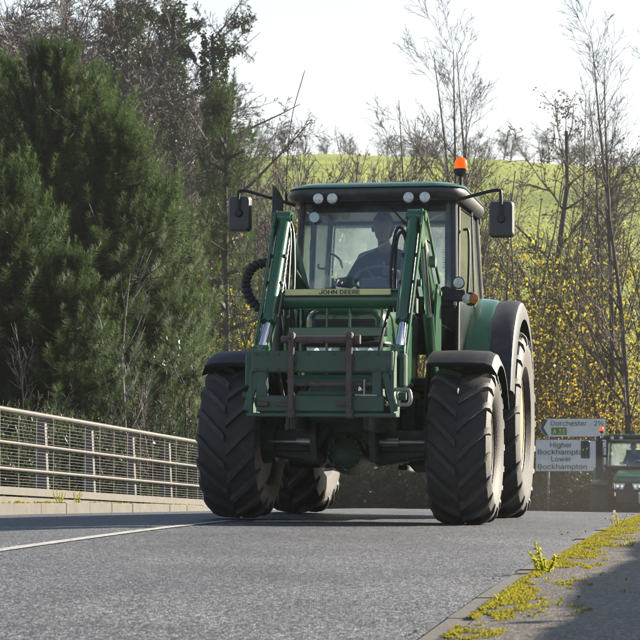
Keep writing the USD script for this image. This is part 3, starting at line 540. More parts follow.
ct = part(t, 'cross_tube', MB().cyl((-.57, -.47, 1.795), (.57, -.47, 1.795), .074, n=28).box((0, -.47, 1.872), (1.0, .10, .02), .006), M['green'])
part(ct, 'yellow_stripe', MB().box((-.02, -.549, 1.852), (.86, .012, .048), .004), M['yellow']); part(ct, 'stripe_edge', MB().box((-.02, -.550, 1.824), (.86, .010, .009), .002), M['signblack'])
text(ct, 'lettering', 'JOHN DEERE', .032, (-.005, -.5555, 1.836), (1, 0, 0), (0, 0, 1), M['signblack'], True, True, .33)
# hoses
hs = [[(.40, -.45, 1.70), (.385, -.4, 2.05), (.40, -.3, 2.33), (.43, -.25, 2.40), (.475, -.25, 2.34), (.50, -.3, 2.16)], [(.43, -.44, 1.70), (.42, -.4, 2.0), (.415, -.3, 2.28), (.45, -.26, 2.36), (.49, -.28, 2.26), (.51, -.4, 1.98)],
      [(-.47, -.5, 1.45), (-.46, -.4, 1.9), (-.475, -.25, 2.3), (-.5, -.2, 2.46)], [(-.43, -.5, 1.45), (-.42, -.35, 1.95), (-.46, -.2, 2.35), (-.5, -.15, 2.48)], [(-.40, -.7, 1.2), (-.38, -.5, 1.55), (-.44, -.35, 1.8)],
      [(-.36, -1.0, 1.0), (-.38, -1.1, 1.2), (-.30, -1.15, 1.17), (-.26, -1.1, 1.0)], [(.33, -.8, 1.2), (.37, -.7, 1.5), (.40, -.5, 1.75)], [(-.52, .2, 2.1), (-.45, .5, 1.9), (-.5, .8, 1.7)], [(.5, .1, 2.25), (.46, .5, 1.95), (.52, .8, 1.6)]]
for h in hs: part(t, 'hydraulic_hose', MB().tube(bez(h, 8), .013, 7), M['black'])
# fork frame
Yf = -1.32
part(t, 'fork_frame', MB().box((.01, Yf, 1.257), (1.10, .07, .165), .01).box((0, Yf, .935), (.99, .07, .125), .01).box((.01, Yf + .03, .85), (1.16, .16, .03), .006)
     .box((-.46, Yf + .005, 1.09), (.085, .065, .2), .006).box((.435, Yf + .005, 1.09), (.075, .065, .2), .006)
     .add(*(lambda m: (m.vertices, m.faces))(side([(Yf - .03, 1.17), (Yf - .03, .86), (Yf + .25, .86), (Yf + .3, 1.05), (Yf + .12, 1.34), (Yf + .04, 1.34)], -.545, .025).mesh()))
     .add(*(lambda m: (m.vertices, m.faces))(side([(Yf - .03, 1.17), (Yf - .03, .86), (Yf + .25, .86), (Yf + .3, 1.05), (Yf + .12, 1.34), (Yf + .04, 1.34)], .555, .025).mesh()))
     .bar((.5, Yf, 1.17), (.57, Yf, .88), .05, .06, .006).bar((-.5, Yf, 1.17), (-.575, Yf, .88), .05, .06, .006)
     .bar((-.2, Yf + .12, 1.02), (.4, Yf + .12, 1.02), .05, .035).bar((-.3, Yf + .14, 1.11), (.35, Yf + .14, 1.11), .03, .03), M['green_dirty'])
for x in (-.222, .228):
    bar_ = MB().box((x, Yf - .06, 1.16), (.045, .032, .64), .006).box((x, Yf - .05, 1.45), (.052, .07, .05), .008).box((x + .005, Yf - .055, .86), (.055, .06, .07), .01).box((x, Yf - .04, 1.265), (.07, .02, .05), .004)
    part(t, 'fork_bar', bar_, M['rust'])
part(t, 'fork_rail', MB().cyl((-.31, Yf - .02, 1.425), (.305, Yf - .02, 1.425), .028, n=14).cyl((.27, Yf - .02, 1.425), (.305, Yf - .02, 1.425), .036, n=14), M['rust'])
part(t, 'fork_rod', MB().cyl((-.2, Yf - .01, 1.085), (.41, Yf - .01, 1.085), .018, n=10).cyl((-.48, Yf - .05, .93), (-.40, Yf - .05, .93), .02).box((-.29, Yf - .042, .93), (.1, .02, .035)).box((.17, Yf - .042, .935), (.1, .02, .035)), M['rust'])
part(t, 'latch_pin', MB().cyl((.34, Yf - .03, .99), (.34, Yf - .03, 1.12), .009).cyl((.27, Yf - .03, 1.0), (.44, Yf - .03, 1.0), .012), M['steel'])
part(t, 'latch_loop', MB().tube(bez([(.50, Yf - .0, 1.045), (.62, Yf, 1.045), (.675, Yf, 1.04), (.69, Yf, 1.0), (.69, Yf, .965), (.675, Yf, .935), (.62, Yf, .93), (.50, Yf, .93)], 5), .016, 10), M['steel'])

for x in (-.50, -.42, -.33, -.1, .1, .36, .44, .52):
    for z in (1.315, 1.2):
        if abs(x) > .3 or z > 1.3: part(t, 'bolt', MB().cyl((x, Yf - .034, z), (x, Yf - .046, z), .013, n=6), M['rust'])
for s in (-1, 1):
    for x, y, z in ((s * .6, .62, 1.95), (s * .6, .85, 1.95), (s * .6, .62, 1.2), (s * .6, .88, 1.3)): part(t, 'bolt', MB().cyl((x, y, z), (x + s * .025, y, z), .022, n=6), M['steel'])
    part(t, 'hose_clamp', MB().box((s * .54, -.5, 1.93), (.13, .12, .03), .006), M['black']); part(t, 'hose_clamp', MB().box((s * .54, -.36, 2.16), (.13, .12, .03), .006), M['black'])
    part(t, 'feed_pipe', MB().tube(bez([(s * .485, -.2, 2.4), (s * .478, -.42, 2.06), (s * .478, -.66, 1.68), (s * .5, -.7, 1.66)], 6), .009, 6), M['steel'])
    part(t, 'decal', MB().bar((s * .598, .2, 2.24), (s * .598, -.0, 2.36), .004, .05, .001), M['yellow'])
part(t, 'number_plate', MB().box((0, -.405, 1.30), (.30, .008, .075), .003), M['signwhite'])
# ------------------------------------------------------------------ the driver
def blobs(bones, ref=.02, it=6):
    parts = [m3.Manifold.batch_hull([m3.Manifold.sphere(r, 20).translate(tuple(map(float, p))) for p, r in b]) for b in bones]
    m = parts[0]
    for q in parts[1:]: m = m + q
    m = m.refine_to_length(ref); me = m.to_mesh(); tm = trimesh.Trimesh(me.vert_properties[:, :3], me.tri_verts, process=True)
    trimesh.smoothing.filter_taubin(tm, iterations=it); return tm
def fingers(c, fwd, side_, nrm, curl, n=4):         # a hand at c: fwd along the palm, fingers curling towards nrm
    fwd, side_, nrm = unit(fwd), unit(side_), unit(nrm); out = [[(c, .026), (c + fwd * .075 + side_ * .03, .014), (c + fwd * .075 - side_ * .03, .014)]]
    for k in range(4):
        L = (.07, .08, .075, .058)[k]; b = c + fwd * .08 + side_ * (.033 - .022 * k); p = b; d = fwd
        for j in range(3):
            ang = curl * (j + 1) * .8; d = unit(fwd * math.cos(ang) + nrm * math.sin(ang)); q = p + d * L * (.42, .33, .25)[j]
            out.append([(p, .0092 - .001 * j), (q, .0088 - .001 * j)]); p = q
    b = c + side_ * .032 + fwd * .02; q = b + unit(side_ * .7 + fwd * .7 + nrm * .3) * .04; r = q + unit(fwd * .6 + nrm * .8) * .032
    return out + [[(b, .013), (q, .0105)], [(q, .0105), (r, .009)]]
hd = A([-.07, 1.93, 2.63]); O = A([-.07, 2.1, 1.80])
Pn = lambda *p: A(p) - O
dr = thing('person', 'driver in dark blue jacket at the steering wheel behind the front tractor windscreen', 'person', tw(O), YAW, PIT)
h0 = hd - O
shR, shL = Pn(-.26, 2.08, 2.36), Pn(.12, 2.08, 2.36); elR, elL = Pn(-.36, 1.88, 2.14), Pn(.20, 1.86, 2.12); wrR, wrL = Pn(-.44, 1.66, 2.12), Pn(.06, 1.66, 2.22)
head = [[(h0 + A([0, .01, .04]), .093), (h0 + A([0, .04, .02]), .088)], [(h0 + A([0, -.01, -.05]), .066), (h0 + A([0, -.02, .02]), .078)], [(h0 + A([0, -.035, -.095]), .036), (h0 + A([0, -.01, -.04]), .06)],
        [(h0 + A([0, -.095, -.005]), .010), (h0 + A([0, -.112, -.03]), .013)], [(h0 + A([-.018, -.088, -.066]), .011), (h0 + A([.018, -.088, -.066]), .011)], [(h0 + A([-.05, -.06, .022]), .018), (h0 + A([.05, -.06, .022]), .018)],
        [(h0 + A([-.09, .02, -.01]), .014), (h0 + A([-.092, .03, .02]), .018)], [(h0 + A([.09, .02, -.01]), .014), (h0 + A([.092, .03, .02]), .018)], [(h0 + A([0, .04, -.06]), .055), (Pn(-.07, 2.06, 2.42), .06)]]
body = head + [[(Pn(-.07, 2.06, 2.42), .06), (Pn(-.07, 2.1, 2.2), .1)], [(Pn(-.17, 2.08, 2.34), .06), (Pn(.03, 2.08, 2.34), .06), (Pn(-.07, 2.12, 1.92), .12)], [(shR, .05), (elR, .038)], [(elR, .038), (wrR, .026)], [(shL, .05), (elL, .038)], [(elL, .038), (wrL, .026)],
        [(Pn(-.17, 2.1, 1.88), .08), (Pn(-.19, 1.66, 1.86), .06)], [(Pn(.03, 2.1, 1.88), .08), (Pn(.06, 1.66, 1.86), .06)], [(Pn(-.19, 1.66, 1.86), .055), (Pn(-.2, 1.55, 1.42), .04)], [(Pn(.06, 1.66, 1.86), .055), (Pn(.08, 1.55, 1.42), .04)]]
body += fingers(wrR, A([-.1, -.8, .15]), A([1, 0, 0.]), A([0, -.4, -.9]), .75) + fingers(wrL, A([-.25, -.9, .1]), A([-1, .2, 0.]), A([0, -.4, -.9]), .8)
bd = part(dr, 'body', blobs(body, .012, 5), M['skin'], True)
part(bd, 'hair', blobs([[(h0 + A([0, .03, .065]), .095), (h0 + A([0, .055, .03]), .096)], [(h0 + A([0, -.05, .10]), .05), (h0 + A([0, .0, .085]), .075)], [(h0 + A([0, .06, -.02]), .085), (h0 + A([0, .05, .03]), .09)]], .015, 3), M['hair'], True)
for s in (-1, 1):
    part(bd, 'eye', blobs([[(h0 + A([s * .032, -.078, .004]), .012), (h0 + A([s * .034, -.078, .004]), .012)]], .01, 1), M['eye'], True); part(bd, 'pupil', MB().tube([h0 + A([s * .033, -.089, .004]), h0 + A([s * .033, -.092, .004])], .006, 10), M['hair'])
part(bd, 'jacket', blobs([[(shR, .075), (Pn(-.07, 2.09, 2.42), .08), (shL, .075)], [(Pn(-.07, 2.07, 2.46), .072), (Pn(-.07, 2.08, 2.38), .09)], [(shR, .075), (shL, .075), (Pn(-.16, 2.1, 1.92), .13), (Pn(.02, 2.1, 1.92), .13)], [(shR, .072), (elR, .056)], [(elR, .056), (wrR * .85 + elR * .15, .042)], [(shL, .072), (elL, .056)], [(elL, .056), (wrL * .85 + elL * .15, .042)]], .02, 8), M['jacket'], True)
part(bd, 'trousers', blobs([[(Pn(-.17, 2.1, 1.88), .105), (Pn(.03, 2.1, 1.88), .105)], [(Pn(-.17, 2.1, 1.88), .1), (Pn(-.19, 1.66, 1.86), .075)], [(Pn(.03, 2.1, 1.88), .1), (Pn(.06, 1.66, 1.86), .075)], [(Pn(-.19, 1.66, 1.86), .07), (Pn(-.2, 1.55, 1.42), .055)], [(Pn(.06, 1.66, 1.86), .07), (Pn(.08, 1.55, 1.42), .055)]], .025, 6), M['trouser'], True)
for x in (-.2, .08): part(bd, 'boot', blobs([[(Pn(x, 1.55, 1.36), .055), (Pn(x, 1.42, 1.32), .04), (Pn(x, 1.58, 1.33), .045)]], .02, 3), M['black'], True)

# ------------------------------------------------------------------ the second tractor, down the slope
T2 = A([9.5, 67.4, float(zr(67.4)) + .01]); PIT2 = -math.degrees(math.atan(.08))
Rz2 = trimesh.transformations.euler_matrix(math.radians(PIT2), 0, math.radians(YAW), 'sxyz')[:3, :3]
t2 = thing('tractor', 'second green tractor following down the slope beside the road sign', 'tractor', T2, YAW, PIT2)
wheels(t2, [('front_tyre', .92, 0, .70, .52, .40, 16), ('rear_tyre', .95, 2.7, .95, .62, .55, 18)], 0)
part(t2, 'front_axle', MB().bar((-.7, .02, .7), (.7, .02, .7), .16, .2, .03).box((0, .0, .7), (.3, .4, .34), .08), M['green_dark'])
part(t2, 'chassis', MB().box((0, .6, .95), (.5, 2.2, .6), .05).box((0, 2.3, .95), (.6, 1.4, .6), .05).bar((-.7, 2.7, .95), (.7, 2.7, .95), .26, .28, .05), M['green_dark'])
part(t2, 'front_weight', MB().box((0, -.95, .95), (.7, .35, .35), .04), M['black'])
hood2 = part(t2, 'bonnet', MB().loft([hsec(-.86, .36, 1.42, 1.56, .06), hsec(-.82, .43, 1.36, 1.62, .11), hsec(-.6, .47, 1.34, 1.70, .14), hsec(.2, .48, 1.34, 1.80, .15), hsec(1.25, .48, 1.34, 1.90, .15)]), M['green'], 45)
part(hood2, 'grille', MB().box((0, -.70, 1.12), (.78, .3, .5), .06).box((0, .3, 1.15), (.82, 1.9, .42), .05), M['black'])
for s in (-1, 1):
    hl = part(hood2, 'headlamp', MB().loft([A([(s * .10, -.86, 1.40), (s * .40, -.80, 1.40), (s * .43, -.78, 1.22), (s * .17, -.86, 1.20)]), A([(s * .10, -.89, 1.39), (s * .395, -.83, 1.39), (s * .42, -.81, 1.23), (s * .17, -.89, 1.21)])][:: s]), M['lens'], 30)
    for q in (.2, .33): part(hl, 'reflector', MB().cyl((s * q, -.85, 1.31), (s * q, -.895, 1.31), .045, n=14), M['chrome'])
cab(t2, .80, .82, 1.35, 2.95, 1.96, 2.84, M['glass'])
roof(t2, .90, 1.15, 3.05, 2.83)
for x in (-.62, -.34, .34, .62): lamp(t2, 'work_lamp', (x, 1.155, 2.87), .065, .07)
for x in (-.45, .0, .45): part(t2, 'roof_lamp', MB().box((x, 1.35, 3.06), (.2, .12, .09), .02), M['grey'])
part(t2, 'dashboard', MB().box((0, 1.6, 1.75), (.45, .25, .6), .05), M['black']); part(t2, 'seat', MB().box((0, 2.3, 2.15), (.5, .14, .8), .05).box((0, 2.05, 1.76), (.5, .5, .12), .04), M['cloth'])
part(t2, 'steering_wheel', MB().tube([(.19 * math.cos(q), 1.62 + .15 * math.sin(q), 2.12 + .1 * math.sin(q)) for q in np.linspace(0, 6.28, 20)], .014, 6, False).cyl((0, 1.55, 1.8), (0, 1.62, 2.12), .03), M['black'])
m2 = mirror(t2, -1, 1.32, 1.60, 2.22, 2.78, 1.2, (-.86, 1.3, 2.75), 2.80)
dp = [(-.5, -.1), (-.35, .12), (-.1, .2), (.2, .2), (.34, .42), (.5, .5), (.42, .3), (.5, .05), (.36, .06), (.2, -.05), (.3, -.3), (.16, -.25), (.05, -.05), (-.2, -.02), (-.36, -.2), (-.42, -.36)]
Md = np.eye(4); Md[:3, :3] = A([[1, 0, 0], [0, 0, -1.], [0, 1, 0]]) @ np.diag([.17, .17, 1]); Md[:3, 3] = (-1.46, 1.146, 2.5)
part(m2, 'badge', MB().extr(dp, .003, Md), M['signyellow'], False)
mirror(t2, 1, 1.32, 1.60, 2.22, 2.78, 1.2, (.86, 1.3, 2.75), 2.80)
part(t2, 'exhaust_pipe', MB().tube([(-1.02, 1.15, 1.5), (-1.02, 1.15, 2.75), (-1.02, 1.15, 2.8), (-1.04, 1.13, 2.92)], [.11, .11, .075, .07], 16), M['black'])
part(t2, 'pipe_bracket', MB().bar((-.8, 1.3, 1.7), (-1.02, 1.15, 1.7), .06, .2).box((-.95, 1.2, 1.5), (.34, .3, .5), .04), M['black']); part(t2, 'pipe_bracket', MB().bar((-.8, 1.3, 2.3), (-1.02, 1.15, 2.3), .05, .06), M['black'])
b2 = part(t2, 'beacon', MB().cyl((-.97, 1.5, 2.8), (-.97, 1.5, 3.05), .016).tube([(-.97, 1.5, 3.04), (-.97, 1.5, 3.08), (-.97, 1.5, 3.1)], [.04, .075, .075], 16).bar((-.85, 1.5, 2.86), (-.97, 1.5, 2.86), .04, .04), M['black'])
part(b2, 'amber_dome', MB().tube([(-.97, 1.5, 3.1), (-.97, 1.5, 3.15), (-.97, 1.5, 3.22), (-.97, 1.5, 3.245)], [.068, .07, .05, .01], 16), M['amber'], 50)
for s in (-1, 1):
    g = A([.66, .9, 1.16, 1.2]) * s; rg = [.80, .82, .81, .76]
    arcguard(t2, 'front_mudguard', g[::s], rg[::s], 0, .70, 55, 150, M['grey'], .02, 18)
    g = A([.70, .95, 1.2, 1.28]) * s; rg = [1.14, 1.15, 1.1, 1.0]
    arcguard(t2, 'rear_fender', g[::s], rg[::s], 2.7, .95, 10, 150, M['green'], .03, 20)
dup(dr, T2 + Rz2 @ (O + A([.07, .06, -.02])), YAW, PIT2, 1.0, 'driver seen as a dark shape behind the windscreen of the far tractor')

# ------------------------------------------------------------------ direction sign beyond the second tractor
SP = lambda px, py: at(px, py, 77.0)
sg = thing('direction_sign', 'white road sign with black lettering on two panels, half hidden by the far tractor', 'road sign')
k = 77.0 / FPX; yS = 77.0
def spanel(name, poly, y, m, th=.012):
    P = A([at(a, b, yS) for a, b in poly]); F = P.copy(); F[:, 1] = y; B = F.copy(); B[:, 1] = y + th
    import shapely
    Mp = np.eye(4); Mp[:3, :3] = A([[1, 0, 0], [0, 0, -1.], [0, 1, 0]]); Mp[1, 3] = y + th
    return part(sg, name, MB().extr(F[:, [0, 2]], th, Mp), m, False)
a1 = spanel('arrow_panel', [(545, 418), (606, 418), (606, 437.3), (545, 437.3), (538, 427.6)], yS, M['signblack'])
def on(parent, name, poly, y, m, th=.006):
    P = A([at(a, b, yS) for a, b in poly]); Mp = np.eye(4); Mp[:3, :3] = A([[1, 0, 0], [0, 0, -1.], [0, 1, 0]]); Mp[1, 3] = y + th
    return part(parent, name, MB().extr(P[:, [0, 2]], th, Mp), m, False)
on(a1, 'white_face', [(545.2, 418.7), (605.4, 418.7), (605.4, 436.6), (545.2, 436.6), (538.9, 427.6)], yS - .004, M['signwhite'])
on(a1, 'chevron', [(544.4, 419.4), (547.6, 419.4), (543.4, 427.6), (548.2, 435.9), (545.0, 435.9), (539.8, 427.6)], yS - .0075, M['signblack'])
gp = on(a1, 'route_patch', [(551, 427.4), (566.5, 427.4), (566.5, 434.8), (551, 434.8)], yS - .0075, M['signgreen'])
def stext(parent, s, px, py, hpx, wpx, m=None, y=yS - .0095): text(parent, 'lettering', s, hpx * k, (*at(px, py, yS)[[0]], y, at(px, py, yS)[2]), (1, 0, 0), (0, 0, 1), m or M['signblack'], False, None, wpx * k, .004)
stext(a1, 'Dorchester', 550.5, 425.6, 4.9, 36); stext(a1, '2½', 594, 425.6, 4.9, 9)
stext(gp, 'A 35', 552.6, 433.7, 4.6, 12.3, M['signyellow'], yS - .0125)
a3 = spanel('lower_panel', [(535, 439), (607, 439), (607, 471.5), (535, 471.5)], yS, M['signblack'])
on(a3, 'white_face', [(535.6, 439.6), (606.4, 439.6), (606.4, 470.9), (535.6, 470.9)], yS - .004, M['signwhite'])
for s, px, py, w in (('Higher', 550, 447.2, 21.5), ('Bockhampton', 537.6, 454.2, 49), ('Lower', 551, 461.2, 20), ('Bockhampton', 537.6, 468.8, 49)): stext(a3, s, px, py, 4.9, w)
for px in (548, 594): b_ = at(px, 420, yS + .06); part(sg, 'sign_post', MB().cyl((b_[0], yS + .06, float(gz(b_[0], yS)) - .2), (b_[0], yS + .06, b_[2] + .05), .045, n=12), M['signback'])

# ------------------------------------------------------------------ plants
def prisms(p0, p1, r0, r1, n=3):
    p0, p1 = A(p0, float), A(p1, float); r0, r1 = A(r0, float), A(r1, float); d = p1 - p0; d /= np.maximum(np.linalg.norm(d, axis=1, keepdims=True), 1e-9)
    ref = np.where(np.abs(d[:, 2:3]) < .9, A([[0, 0, 1.]]), A([[1., 0, 0]])); u = np.cross(d, ref); u /= np.linalg.norm(u, axis=1, keepdims=True); w = np.cross(d, u)
    a = np.arange(n) * 2 * math.pi / n; ring = np.cos(a)[None, :, None] * u[:, None] + np.sin(a)[None, :, None] * w[:, None]
    V = np.concatenate([p0[:, None] + r0[:, None, None] * ring, p1[:, None] + r1[:, None, None] * ring], 1)
    base = np.arange(len(p0))[:, None, None] * 2 * n; i = np.arange(n); j = (i + 1) % n
    F = np.vstack([np.stack([i, j, n + j], 1), np.stack([i, n + j, n + i], 1)])[None] + base
    return V.reshape(-1, 3), F.reshape(-1, 3)
def leaves(c, d, size, rng, flat=.3, asp=.6):
    n = len(c); d = d + rng.normal(0, .6, (n, 3)); d /= np.linalg.norm(d, axis=1, keepdims=True)
    r = rng.normal(0, 1, (n, 3)); r[:, 2] *= flat; u = np.cross(d, r); u /= np.maximum(np.linalg.norm(u, axis=1, keepdims=True), 1e-9)
    s = (size * rng.uniform(.6, 1.25, n))[:, None]; nn = np.cross(d, u) * s * .15
    V = np.stack([c, c + d * s * .5 + u * s * asp * .5 - nn, c + d * s, c + d * s * .5 - u * s * asp * .5 - nn], 1).reshape(-1, 3)
    b = np.arange(n)[:, None] * 4; return V, np.vstack([b + [0, 1, 2], b + [0, 2, 3]])
class Tree:
    def __init__(s, seed): s.rng = np.random.default_rng(seed); s.seg = []; s.tips = []
    def grow(s, p, d, L, r, lvl, maxl, wig=.12, up=.05, kids=5, ratio=.55, ang=(25, 55), start=.3, taper=.35, minr=.004):
        rng = s.rng; n = 6 if lvl == 0 else (5 if lvl < maxl else 3); d = unit(d); q = A(p, float); step = L / n
        for i in range(n):
            d = unit(d + rng.normal(0, wig, 3) + A([0, 0, up])); e = q + d * step; ra = max(r * (1 - (1 - taper) * i / n), minr); rb = max(r * (1 - (1 - taper) * (i + 1) / n), minr)
            s.seg.append((q, e, ra, rb, lvl)); f = (i + 1) / n
            if lvl >= maxl - 1: s.tips.append((e, d))
            if lvl < maxl and f > start:
                kd = kids[min(lvl, len(kids) - 1)] if np.ndim(kids) else kids; rt = ratio[min(lvl, len(ratio) - 1)] if np.ndim(ratio) else ratio
                k = rng.poisson(kd / n / (1 - start)) if lvl else max(1, rng.poisson(kd / n / (1 - start)))
                for _ in range(k):
                    th = math.radians(rng.uniform(*ang)); ph = rng.uniform(0, 2 * math.pi); x = unit(np.cross(d, rng.normal(0, 1, 3))); dd = d * math.cos(th) + x * math.sin(th)
                    s.grow(q + (e - q) * rng.random(), dd, L * rt * (1.15 - .6 * f) * rng.uniform(.7, 1.2), rb * .6, lvl + 1, maxl, wig * 1.15, up, kids, ratio, ang, .15, taper, minr)
            q = e
    def wood(s, thick):
        S = [x for x in s.seg if x[4] <= thick]; T = [x for x in s.seg if x[4] > thick]
        f = lambda Z, n: prisms(A([z[0] for z in Z]), A([z[1] for z in Z]), A([z[2] for z in Z]), A([z[3] for z in Z]), n)
        return f(S, 7), (f(T, 3) if T else None)
    def put(s, o, bark, thick=0, twigname='crown', leafm=None, lsize=.08, nleaf=0, zmax=None, zfade=None, leafname='leaves', asp=.65):
        a, b = s.wood(thick); L0 = [x for x in s.seg if x[4] == 0]
        for q in (range(0, len(L0), 6) if thick == 0 else ()):
            z = L0[q:q + 6]; part(o, 'stem' if len(L0) > 6 else 'trunk', prisms(A([x[0] for x in z]), A([x[1] for x in z]), A([x[2] for x in z]), A([x[3] for x in z]), 7), bark, True)
        if b is not None: part(o, twigname, b, bark, False)
        if nleaf:
            c = A([x[0] for x in s.tips]); d = A([x[1] for x in s.tips]); w = np.ones(len(c))
            if zfade: w = np.clip((zfade[1] - c[:, 2]) / (zfade[1] - zfade[0]), .05, 1)
            k = s.rng.choice(len(c), nleaf, p=w / w.sum()); part(o, leafname, leaves(c[k] + s.rng.normal(0, .09, (nleaf, 3)), d[k] + [0, 0, -.5], np.full(nleaf, lsize), s.rng, 1, asp), leafm, False)
H = {}
def place(proto, px, Y, top_px, rz, label=None, group=None, wide=1.0, first=[set()]):
    X = (px - 320) / FPX * Y; z = float(gz(X, Y)) - .05; s = (CAM_Z + (370 - top_px) / FPX * Y - z) / H[proto]; loc = (X, Y, z); S = (s * wide, s * wide, s)
    prim = proto_prims[proto]
    if proto not in first[0]:
        first[0].add(proto); ops = UsdGeom.Xformable(prim).GetOrderedXformOps(); ops[0].Set(loc); ops[1].Set(float(rz)); ops[3].Set(Gf.Vec3f(*map(float, S)))
        return tag(prim, label, None, group)
    return dup(prim, loc, rz, 0, S, label, group)
proto_prims = {}
def proto(key, name, label, cat, group=None):
    o = thing(name, label, cat, group=group); proto_prims[key] = o; return o

# hedge saplings with thin stems and sparse yellowing leaves
SG = 'thin yellow-leaved saplings along the foot of the field'
SL = 'thin multi-stemmed sapling with sparse yellow-green leaves at the foot of the field'
for i in range(6):
    o = proto(('sap', i), 'sapling', SL, 'sapling', SG); T = Tree(100 + i); g = T.rng; hmax = 7.0
    for kst in range(4 + i % 3):
        a = g.uniform(0, 6.28); T.grow((.35 * math.cos(a), .35 * math.sin(a), 0), (.16 * math.cos(a), .16 * math.sin(a), 1), hmax * g.uniform(.6, .95), g.uniform(.022, .045), 0, 2, .07, .06, (12, 4), (.27, .42), (22, 55), .10, .3, .0045)
    T.put(o, M['bark'], 0, 'crown', M['sapleaf'] if i % 3 else M['greenleaf'], .095, 1250 if i % 3 else 1250, zfade=(1.0, 5.4)); H[('sap', i)] = max(x[1][2] for x in T.seg)
# tall bare birches
for i in range(3):
    o = proto(('birch', i), 'birch_tree', 'tall bare birch', 'tree'); T = Tree(200 + i); g = T.rng
    T.grow((0, 0, 0), (.03 * (i - 1), 0, 1), 12, .10, 0, 3, .035, .045, (24, 8, 4), (.27, .42, .45), (20, 48), .2, .1, .0045)
    T.put(o, M['bark_dark'] if i < 2 else M['bark'], 0, 'crown'); H[('birch', i)] = max(x[1][2] for x in T.seg)
# dense bare woodland trees and distant hedge trees
for i in range(3):
    o = proto(('bare', i), 'bare_tree', 'bare twiggy tree', 'tree'); T = Tree(300 + i)
    T.grow((0, 0, 0), (0, 0, 1), 8, .17, 0, 4, .07, .04, (10 + i, 8, 6, 4), (.55, .5, .5, .5), (25, 58), .2, .25, .008)
    T.put(o, M['bark_mauve'], 0, 'crown'); H[('bare', i)] = max(x[1][2] for x in T.seg)
# bare hedge shrubs of upright sticks
for i in range(3):
    o = proto(('stick', i), 'hedge_shrub', 'upright bare shrub', 'shrub'); T = Tree(400 + i); g = T.rng
    for kst in range(9):
        a = g.uniform(0, 6.28); T.grow((.5 * g.random() * math.cos(a), .5 * math.sin(a), 0), (.3 * math.cos(a), .3 * math.sin(a), 1), 4 * g.uniform(.5, 1), .024, 0, 2, .06, .06, (9, 5), (.34, .4), (18, 42), .15, .35, .007)
    T.put(o, M['bark_mauve'], 0, 'crown', M['oakleaf'], .09, 160); H[('stick', i)] = max(x[1][2] for x in T.seg)
# brown-leaved oak
o = proto('oak', 'oak_tree', 'young oak', 'tree'); T = Tree(55); T.grow((0, 0, 0), (0, 0, 1), 6, .10, 0, 3, .08, .03, (12, 7, 4), (.42, .42, .45), (28, 60), .3, .3, .007)
T.put(o, M['bark_dark'], 0, 'crown', M['oakleaf'], .055, 2400); H['oak'] = max(x[1][2] for x in T.seg)
# ivy-clad trees
for i in range(2):
    o = proto(('ivy', i), 'ivy_clad_tree', 'ivy-clad tree', 'tree'); T = Tree(70 + i); g = T.rng
    T.grow((0, 0, 0), (.02, 0, 1), 15, .3, 0, 4, .04, .03, (11, 8, 6, 4), (.36, .42, .5, .5), (35, 75), .35, .22, .008); T.put(o, M['bark_dark'], 0, 'crown'); H[('ivy', i)] = max(x[1][2] for x in T.seg)
    St = [x for x in T.seg if x[4] == 0] + [x for x in T.seg if x[4] == 1 and g.random() < (.22 if i == 0 else .14)]
    C, D = [], []
    for q, e, ra, rb, lv in St:
        n = 1900 if lv == 0 else 260; f = g.random(n)[:, None]; a = g.uniform(0, 6.28, n); pos = q + (e - q) * f; nz = meshkit.noise(pos * 1.3 + i * 9, 4)
        rr = (ra + .1 + ((.95 if i == 0 else .55) if lv == 0 else .3) * nz * g.random(n) ** .5); o3 = np.stack([np.cos(a), np.sin(a), g.normal(0, .4, n)], 1); C.append(pos + o3 * rr[:, None]); D.append(o3)
    C, D = np.vstack(C), np.vstack(D); part(o, 'ivy', leaves(C, D + [0, 0, -.6], np.full(len(C), .12), g, 1, .9), M['ivy'], False)
